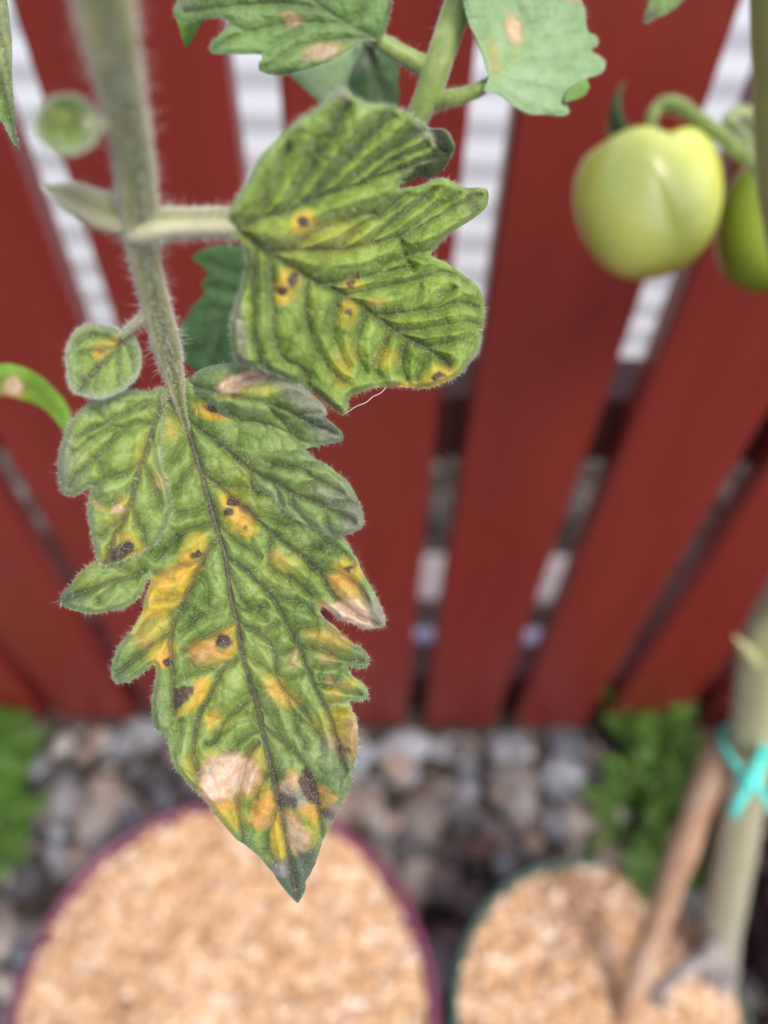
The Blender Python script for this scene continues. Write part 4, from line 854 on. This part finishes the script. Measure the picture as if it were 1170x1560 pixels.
# angles: 90 degrees faces the camera
to1, top1, up1, rt1, bk1 = tomato(985, 304, zt + .008, 226, 220, 9, [(math.radians(72), .16, .42), (math.radians(262), .22, .5), (math.radians(150), .03, .35), (math.radians(15), .03, .35), (math.radians(325), .05, .4), (math.radians(205), .05, .4)], 'tomato', 'pale yellow green ribbed tomato with a heart shaped shoulder')
to2, top2, up2, rt2, bk2 = tomato(1178, 340, .252, 172, 196, -14, [(math.radians(60), .04, .4), (math.radians(200), .05, .4), (math.radians(310), .04, .4)], 'tomato_green', 'greener tomato half hidden behind the stem and the pale tomato')
def sepals(parent, top_, up, rt, bk, L, specs):
    parts = []
    for ang, rise, ln in specs:
        a = math.radians(ang); out_ = rt * math.cos(a) + bk * math.sin(a); side = np.cross(up, out_)
        V = []; Fc = []; n = 8
        for i in range(n + 1):
            t = i / n; p_ = top_ + out_ * (L * ln * t * math.cos(rise * t)) + up * (L * ln * (math.sin(rise * t) * t + .03))
            w = L * .17 * (1 - t) ** .7 * (.5 + 1.2 * min(t * 3, 1) * .5) + .00015
            V += [p_ - side * w + up * w * .35, p_, p_ + side * w + up * w * .35]
        for i in range(n):
            for k in range(2): Fc.append((i * 3 + k, i * 3 + k + 1, i * 3 + 3 + k + 1, i * 3 + 3 + k))
        parts.append((np.array(V), Fc))
    V, Fc = merge(parts); o = mesh_obj('calyx', V, Fc, M['leaf_dark'], parent)
    md = o.modifiers.new('thickness', 'SOLIDIFY'); md.thickness = .0006
sepals(to1, top1, up1, rt1, bk1, .021, [(150, 1.5, 1.05), (215, 1.2, .8), (285, 1.0, .75), (345, 1.2, .7), (50, .35, .45)])
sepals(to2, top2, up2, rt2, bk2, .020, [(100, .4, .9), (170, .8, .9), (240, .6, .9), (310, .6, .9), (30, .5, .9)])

# upper compound leaf of this plant
add_tube('rachis', [(1200, -230, .144, 44), (1080, -280, .134, 46), (930, -290, .130, 47), (800, -200, .130, 47), (722, -60, .133, 47), (694, 20, .135, 46), (672, 85, .1365, 44), (655, 135, .1380, 42), (634, 182, .141, 37), (600, 232, .146, 32), (540, 290, .152, 26), (450, 380, .158, 18)], 'stem_green', plantB, hairs=1500, hair_len=.0009, ribs=4, rib_amp=.08)
add_tube('petiole', [(668, 110, .1395, 22), (655, 105, .1380, 32), (638, 97, .1366, 30), (612, 83, .1355, 27), (588, 68, .1345, 26), (566, 54, .1338, 20), (530, 36, .1330, 12)], 'stem_green', plantB, hairs=500, hair_len=.0008)
add_tube('petiole', [(642, 150, .1410, 20), (656, 154, .1396, 30), (680, 151, .1378, 27), (706, 145, .1366, 23), (730, 136, .1358, 22), (752, 120, .1352, 16), (790, 78, .1350, 9)], 'stem_green', plantB, hairs=500, hair_len=.0007)
add_tube('petiole', [(700, 8, .1350, 18), (716, 6, .1345, 13), (736, 6, .1342, 7)], 'stem_green', plantB)
def zUL(x, y): return .131 + .000012 * (x - 450) - .0035 * sstep(90, -60, y) + .0035 * sstep(340, 262, x) + .0015 * sstep(90, 120, y) + .0006 * fbm(x, y, 100, 3, 2)
out_UL = [(576, 62), (586, 50), (592, 30), (597, 8), (600, -30), (585, -90), (520, -150), (430, -150), (340, -110), (290, -60), (276, -10), (264, 14), (267, 25), (275, 32), (291, 33), (312, 28), (336, 27), (350, 35), (342, 45), (330, 56), (321, 67), (319, 76), (329, 82), (350, 82), (372, 82), (403, 84), (395, 94), (394, 103), (400, 110), (426, 115), (459, 107), (500, 95), (534, 74), (556, 62)]
V_UL = [([(574, 60), (507, 24), (479, 3), (420, -40), (340, -70)], 5, .35), ([(558, 56), (500, 62), (445, 75), (404, 102)], w2, .5), ([(530, 38), (459, 34), (377, 50), (325, 74)], w2, .5), ([(490, 12), (420, 5), (350, 10), (280, 18)], w2, .5), ([(535, 40), (560, 10), (580, -20)], w2, .35), ([(459, 34), (440, 55), (410, 70)], w3, .35), ([(500, 62), (480, 80), (460, 95)], w3, .35), ([(377, 50), (360, 40), (350, 38)], w3, .3)]
sUL = Sheet(out_UL, zUL, V_UL, [('tan', (447, 28, 13, 8, 15), 9, .75), ('tan', (492, 78, 24, 9, -15), 9, .85), ('grey', (480, 84, 18, 5, -15), 8, .4), ('brown', (593, 12, 4, 10, 10), 5, .7), ('grey', (282, 8, 14, 5, -10), 8, .4)], step=3, H=.0009, lam=16, H2=.0002, frost=.25, frost_w=5, seed=5)
add_leaf('leaflet', [sUL], 'leaf_fresh', plantB, 'fresh green toothed leaflet with two small tan scars', n_fuzz=6000, n_edge=900, fuzz_len=.00025, edge_len=.0004)
def zUR(x, y): return .1345 + .00002 * (x - 760) + .0030 * sstep(860, 925, x) - .004 * sstep(780, 705, x) - .004 * sstep(60, -80, y) + .0006 * fbm(x, y, 110, 2, 2)
out_UR = [(738, 138), (745, 118), (740, 96), (734, 78), (725, 55), (712, 26), (706, -20), (730, -90), (790, -130), (850, -90), (880, -40), (886, 0), (892, 18), (895, 47), (905, 52), (911, 60), (909, 69), (899, 77), (914, 85), (922, 97), (915, 112), (893, 120), (896, 134), (886, 147), (864, 157), (867, 170), (857, 176), (830, 174), (809, 174), (786, 163), (766, 146), (752, 140)]
V_UR = [([(742, 134), (757, 116), (789, 78), (821, 32), (840, -20)], 5, .0), ([(775, 95), (830, 92), (880, 88)], w2, .22), ([(760, 115), (800, 130), (850, 140)], w2, .22), ([(795, 70), (840, 60), (890, 50)], w2, .18), ([(752, 125), (780, 150), (810, 168)], w3, .18), ([(810, 48), (790, 20), (780, -20)], w3, .15), ([(765, 108), (745, 80), (735, 60)], w3, .15), ([(830, 92), (870, 105), (900, 110)], w3, .15)]
sUR = Sheet(out_UR, zUR, V_UR, [('tan', (783, 46, 12, 22, -15), 8, .8), ('yellow', (753, 88, 8, 22, -10), 10, .3), ('tan', (753, 90, 5, 16, -10), 8, .3), ('tan', (880, 0, 12, 5, 0), 6, .5)], step=3, H=.0007, lam=16, H2=.00015, cell=34, groove=.0001, frost=0, seed=4)
sUR.attrs['vein'] *= .35
add_leaf('leaflet', [sUR], 'leaf_pale', plantB, 'toothed leaflet showing its pale mint green underside', n_fuzz=3500, n_edge=700, fuzz_len=.0002, edge_len=.0004)
sF = Sheet([(866, 134), (880, 127), (893, 121), (897, 134), (888, 145), (872, 153), (862, 157), (858, 150)], lambda x, y: zUR(x, y) - .0012 - .00003 * (x - 860), [], [], step=3, H2=.0001, frost=0, seed=3)
add_leaf('leaf_fold', [sF], 'leaf_fresh', plantB, 'dark green leaf tooth folded over the pale underside')
sK = Sheet([(706, 6), (712, -8), (740, -30), (770, -20), (776, 4), (770, 16), (755, 23), (738, 26), (720, 18)], lambda x, y: .1335 + .0004 * np.abs(y - 6) / 10, [([(706, 5), (740, 6), (772, 6)], 3, .6), ([(730, 6), (745, 18)], 2.5, .5), ([(745, 6), (760, 17)], 2.5, .4), ([(735, 6), (750, -14)], 2.5, .4)], [], step=2.6, H=.0005, lam=9, frost=.2, seed=2)
add_leaf('leaflet', [sK], 'leaf_fresh', plantB, 'small curled green leaflet at the top of the upper leaf axis', n_fuzz=600, n_edge=150)
sJ = Sheet([(268, 26), (290, 20), (318, 24), (306, 36), (297, 52), (290, 66), (283, 74), (278, 62), (274, 46)], lambda x, y: .1385 + .00003 * (y - 30), [([(290, 20), (287, 45), (283, 72)], 2.5, .35)], [], step=3, H=.0003, frost=0, seed=2)
add_leaf('leaf_fold', [sJ], 'leaf_bright', plantB, 'bright green leaf tip hanging below the toothed leaflet')
sP = Sheet([(440, 108), (470, 96), (505, 80), (548, 58), (556, 80), (548, 120), (540, 150), (528, 185), (505, 185), (490, 160), (466, 137)], lambda x, y: .160 + .00004 * (x - 500), [([(552, 62), (520, 100), (495, 160)], 4, .1)], [], step=4, H=.0005, frost=0, seed=3)
sP.attrs['vein'] *= .3
add_leaf('leaflet', [sP], 'leaf_pale', plantB, 'blurred pale green leaflet tucked behind the toothed leaflet')
sQ = Sheet([(556, 60), (575, 72), (590, 84), (603, 96), (608, 110), (606, 125), (609, 140), (605, 175), (580, 190), (552, 185), (535, 150), (532, 118), (545, 90)], lambda x, y: .152 + .00006 * np.abs(x - 565), [([(562, 66), (568, 120), (575, 185)], 4, .4), ([(565, 90), (590, 110)], 3, .4), ([(567, 115), (595, 140)], 3, .4)], [('grey', (558, 85, 8, 20, 20), 8, .4)], step=4, H=.0009, frost=0, seed=2)
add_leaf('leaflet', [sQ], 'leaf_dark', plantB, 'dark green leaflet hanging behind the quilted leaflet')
add_tube('petiole', [(655, 112, .139, 20), (600, 80, .146, 14), (562, 66, .152, 10), (548, 62, .160, 8)], 'stem_green', plantB)
out_Q2 = [(470, 350), (420, 352), (375, 374), (343, 372), (311, 379), (292, 392), (305, 404), (319, 419), (306, 430), (312, 443), (306, 454), (292, 468), (283, 484), (273, 500), (272, 526), (284, 552), (320, 575), (370, 580), (430, 560), (470, 500), (490, 420)]
sQ2 = Sheet(out_Q2, lambda x, y: .156 + .00002 * (y - 460) + .00003 * np.abs(x - 380), [([(470, 360), (400, 420), (340, 480), (290, 540)], 4, .4), ([(400, 420), (340, 410), (300, 395)], 3, .45), ([(370, 450), (330, 440), (310, 435)], 3, .4), ([(345, 475), (310, 470), (285, 485)], 3, .4), ([(380, 440), (375, 500), (360, 560)], 3, .4), ([(340, 480), (330, 520), (320, 560)], 3, .4)], [], step=4, H=.0016, lam=18, frost=0, seed=5)
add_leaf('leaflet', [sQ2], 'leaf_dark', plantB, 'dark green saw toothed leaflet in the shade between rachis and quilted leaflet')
sX = Sheet([(989, -3), (985, 14), (980, 26), (983, 36), (992, 33), (1000, 28), (1024, 15), (1040, -2), (1055, -50), (1040, -90), (1010, -90), (994, -50)], lambda x, y: .150 + .0006 * np.abs(x - np.interp(y, [-90, 36], [1030, 985])) / 10, [([(1025, -85), (1008, -10), (985, 32)], 3, .6), ([(1012, -30), (1030, 0)], 3, .4), ([(1003, 2), (1010, 18)], 3, .4)], [('brown', (990, 26, 14, 6, -30), 6, .85)], step=3, H=.0006, frost=.3, frost_w=5, seed=4)
add_leaf('leaflet', [sX], 'leaf_fresh', plantB, 'small hanging leaf tip with a dark brown withered point', n_fuzz=500, n_edge=120)
add_tube('petiole', [(1026, -80, .150, 8), (1032, -160, .146, 12), (1020, -285, .132, 18)], 'stem_green', plantB)

# ------------------------------------------------------------------ stake and tie
st_top = at(1098, 1130, zf - .095); st_bot = on_height(948, 1560, .150)
dv = (st_bot - st_top); st_low = st_top + dv * 1.10
n_s = 14; pts = [st_top + (st_low - st_top) * t for t in np.linspace(0, 1, n_s)]
rr_ = [.0072 + (.0012 if k in (4, 9) else 0) for k in range(n_s)]
v, f = tube(pts, rr_, seg=16, sub=5, rough=.03)
stk = mesh_obj('plant_stake', v, f, M['stake'], origin=tuple(st_bot))
tag(stk, 'thin brown wooden stake leaning against the tomato stem in the green pot', 'plant stake')
tie = empty('twine_tie', tuple(at(1140, 1190, zf - .115)))
tag(tie, 'knotted turquoise twine tying the tomato stem to its stake', 'twine')
zk = zf - .128
def tw(name, path, w=13):
    v, f = tube([at(a, b, z) for a, b, z in path], [w * zk / F / 2] * len(path), seg=10, sub=6, rough=.08)
    mesh_obj(name, v, f, M['twine'], tie)
tw('loop', [(1144, 1192, zk - .004), (1126, 1172, zk - .002), (1108, 1148, zk + .006), (1098, 1128, zk + .018), (1102, 1112, zk + .032), (1130, 1104, zk + .045), (1168, 1110, zk + .040), (1180, 1128, zk + .020), (1172, 1150, zk + .004), (1158, 1174, zk - .003), (1144, 1192, zk - .004)])
tw('loop', [(1142, 1190, zk - .004), (1150, 1168, zk - .005), (1162, 1140, zk + .002), (1172, 1116, zk + .016)], 14)
tw('end', [(1142, 1188, zk - .006), (1134, 1206, zk - .008), (1124, 1224, zk - .007), (1118, 1240, zk - .004)], 17)
tw('end', [(1142, 1188, zk - .006), (1156, 1200, zk - .006), (1168, 1216, zk - .004), (1178, 1236, zk)], 15)
kv, kf = ico(3); kc = at(1142, 1190, zk - .006)
kv = kv * np.array([.0058, .0050, .0058]) * (1 + .12 * np.sin(kv[:, :1] * 7 + kv[:, 1:2] * 5)) + kc
mesh_obj('knot', kv, kf, M['twine'], tie)

# ------------------------------------------------------------------ weeds in the gravel
def weed(loc, n_stem, height, spread, leaf, mat, label, seed, group=None):
    r = np.random.default_rng(seed); e = empty('weed', tuple(loc)); tag(e, label, 'weed', group)
    LV = []; LF = []; o = 0; stems = []
    for s_ in range(n_stem):
        a = r.uniform(0, 6.283); h = height * r.uniform(.55, 1.1); d = spread * r.uniform(.3, 1.0)
        P0 = np.array(loc) + np.array([math.cos(a), math.sin(a), 0]) * spread * .12; P2 = P0 + np.array([math.cos(a) * d, math.sin(a) * d, h])
        P1 = (P0 + P2) / 2 + np.array([0, 0, h * .25])
        stems.append(tube([P0 - np.array([0, 0, .01]), P1, P2], [.0009, .0007, .0004], seg=6, sub=4))
        for k in range(r.integers(9, 16)):
            t = r.uniform(.15, 1); c = (1 - t) ** 2 * P0 + 2 * t * (1 - t) * P1 + t * t * P2
            b = r.uniform(0, 6.283); dr = np.array([math.cos(b), math.sin(b), r.uniform(-.1, .7)]); dr /= np.linalg.norm(dr)
            sd = np.cross(dr, [0, 0, 1]); sd /= np.linalg.norm(sd); up = np.cross(sd, dr); L = leaf * r.uniform(.6, 1.2)
            ro = [c]; 
            for q, w in ((.25, .24), (.5, .33), (.78, .22)):
                m_ = c + dr * L * q - up * L * .12 * q * q; ro += [m_ - sd * L * w + up * L * .06, m_, m_ + sd * L * w + up * L * .06]
            ro.append(c + dr * L - up * L * .15); LV += ro
            LF += [tuple(i + o for i in t_) for t_ in ((0, 1, 2), (0, 2, 3), (1, 4, 5, 2), (2, 5, 6, 3), (4, 7, 8, 5), (5, 8, 9, 6), (7, 10, 8), (8, 10, 9))]; o += 11
    V, Fc = merge(stems); mesh_obj('stem', V, Fc, M['stem_green'], e)
    fo = mesh_obj('foliage', np.array(LV), LF, M[mat], e); fo['kind'] = 'stuff'
gw = lambda px, py: on_height(px, py, .004)
weed(gw(985, 1165), 22, .060, .055, .016, 'weed', 'dense green weed growing in gravel at the foot of the fence', 11)
weed(gw(945, 1245), 20, .050, .050, .015, 'weed', 'low green weed in gravel just behind the green pot', 12)
weed(gw(5, 1180), 20, .060, .050, .018, 'weed', 'leafy green weed in gravel at the foot of the fence beside the purple pot', 13)
weed(gw(-15, 1285), 18, .055, .048, .020, 'weed', 'leafy green weed in gravel close to the purple pot', 14)
weed(gw(1078, 1185), 8, .040, .022, .022, 'leaf_fresh', 'small pale leaved weed between stake and fence', 15)
weed(gw(1048, 1315), 10, .050, .030, .015, 'weed', 'narrow green weed between stake and tomato stem', 16)
weed(on_height(985, 1345, .15) + np.array([0, 0, -.004]), 4, .012, .012, .013, 'leaf_fresh', 'tiny pale green seedling on the rim side of the green pot', 17)
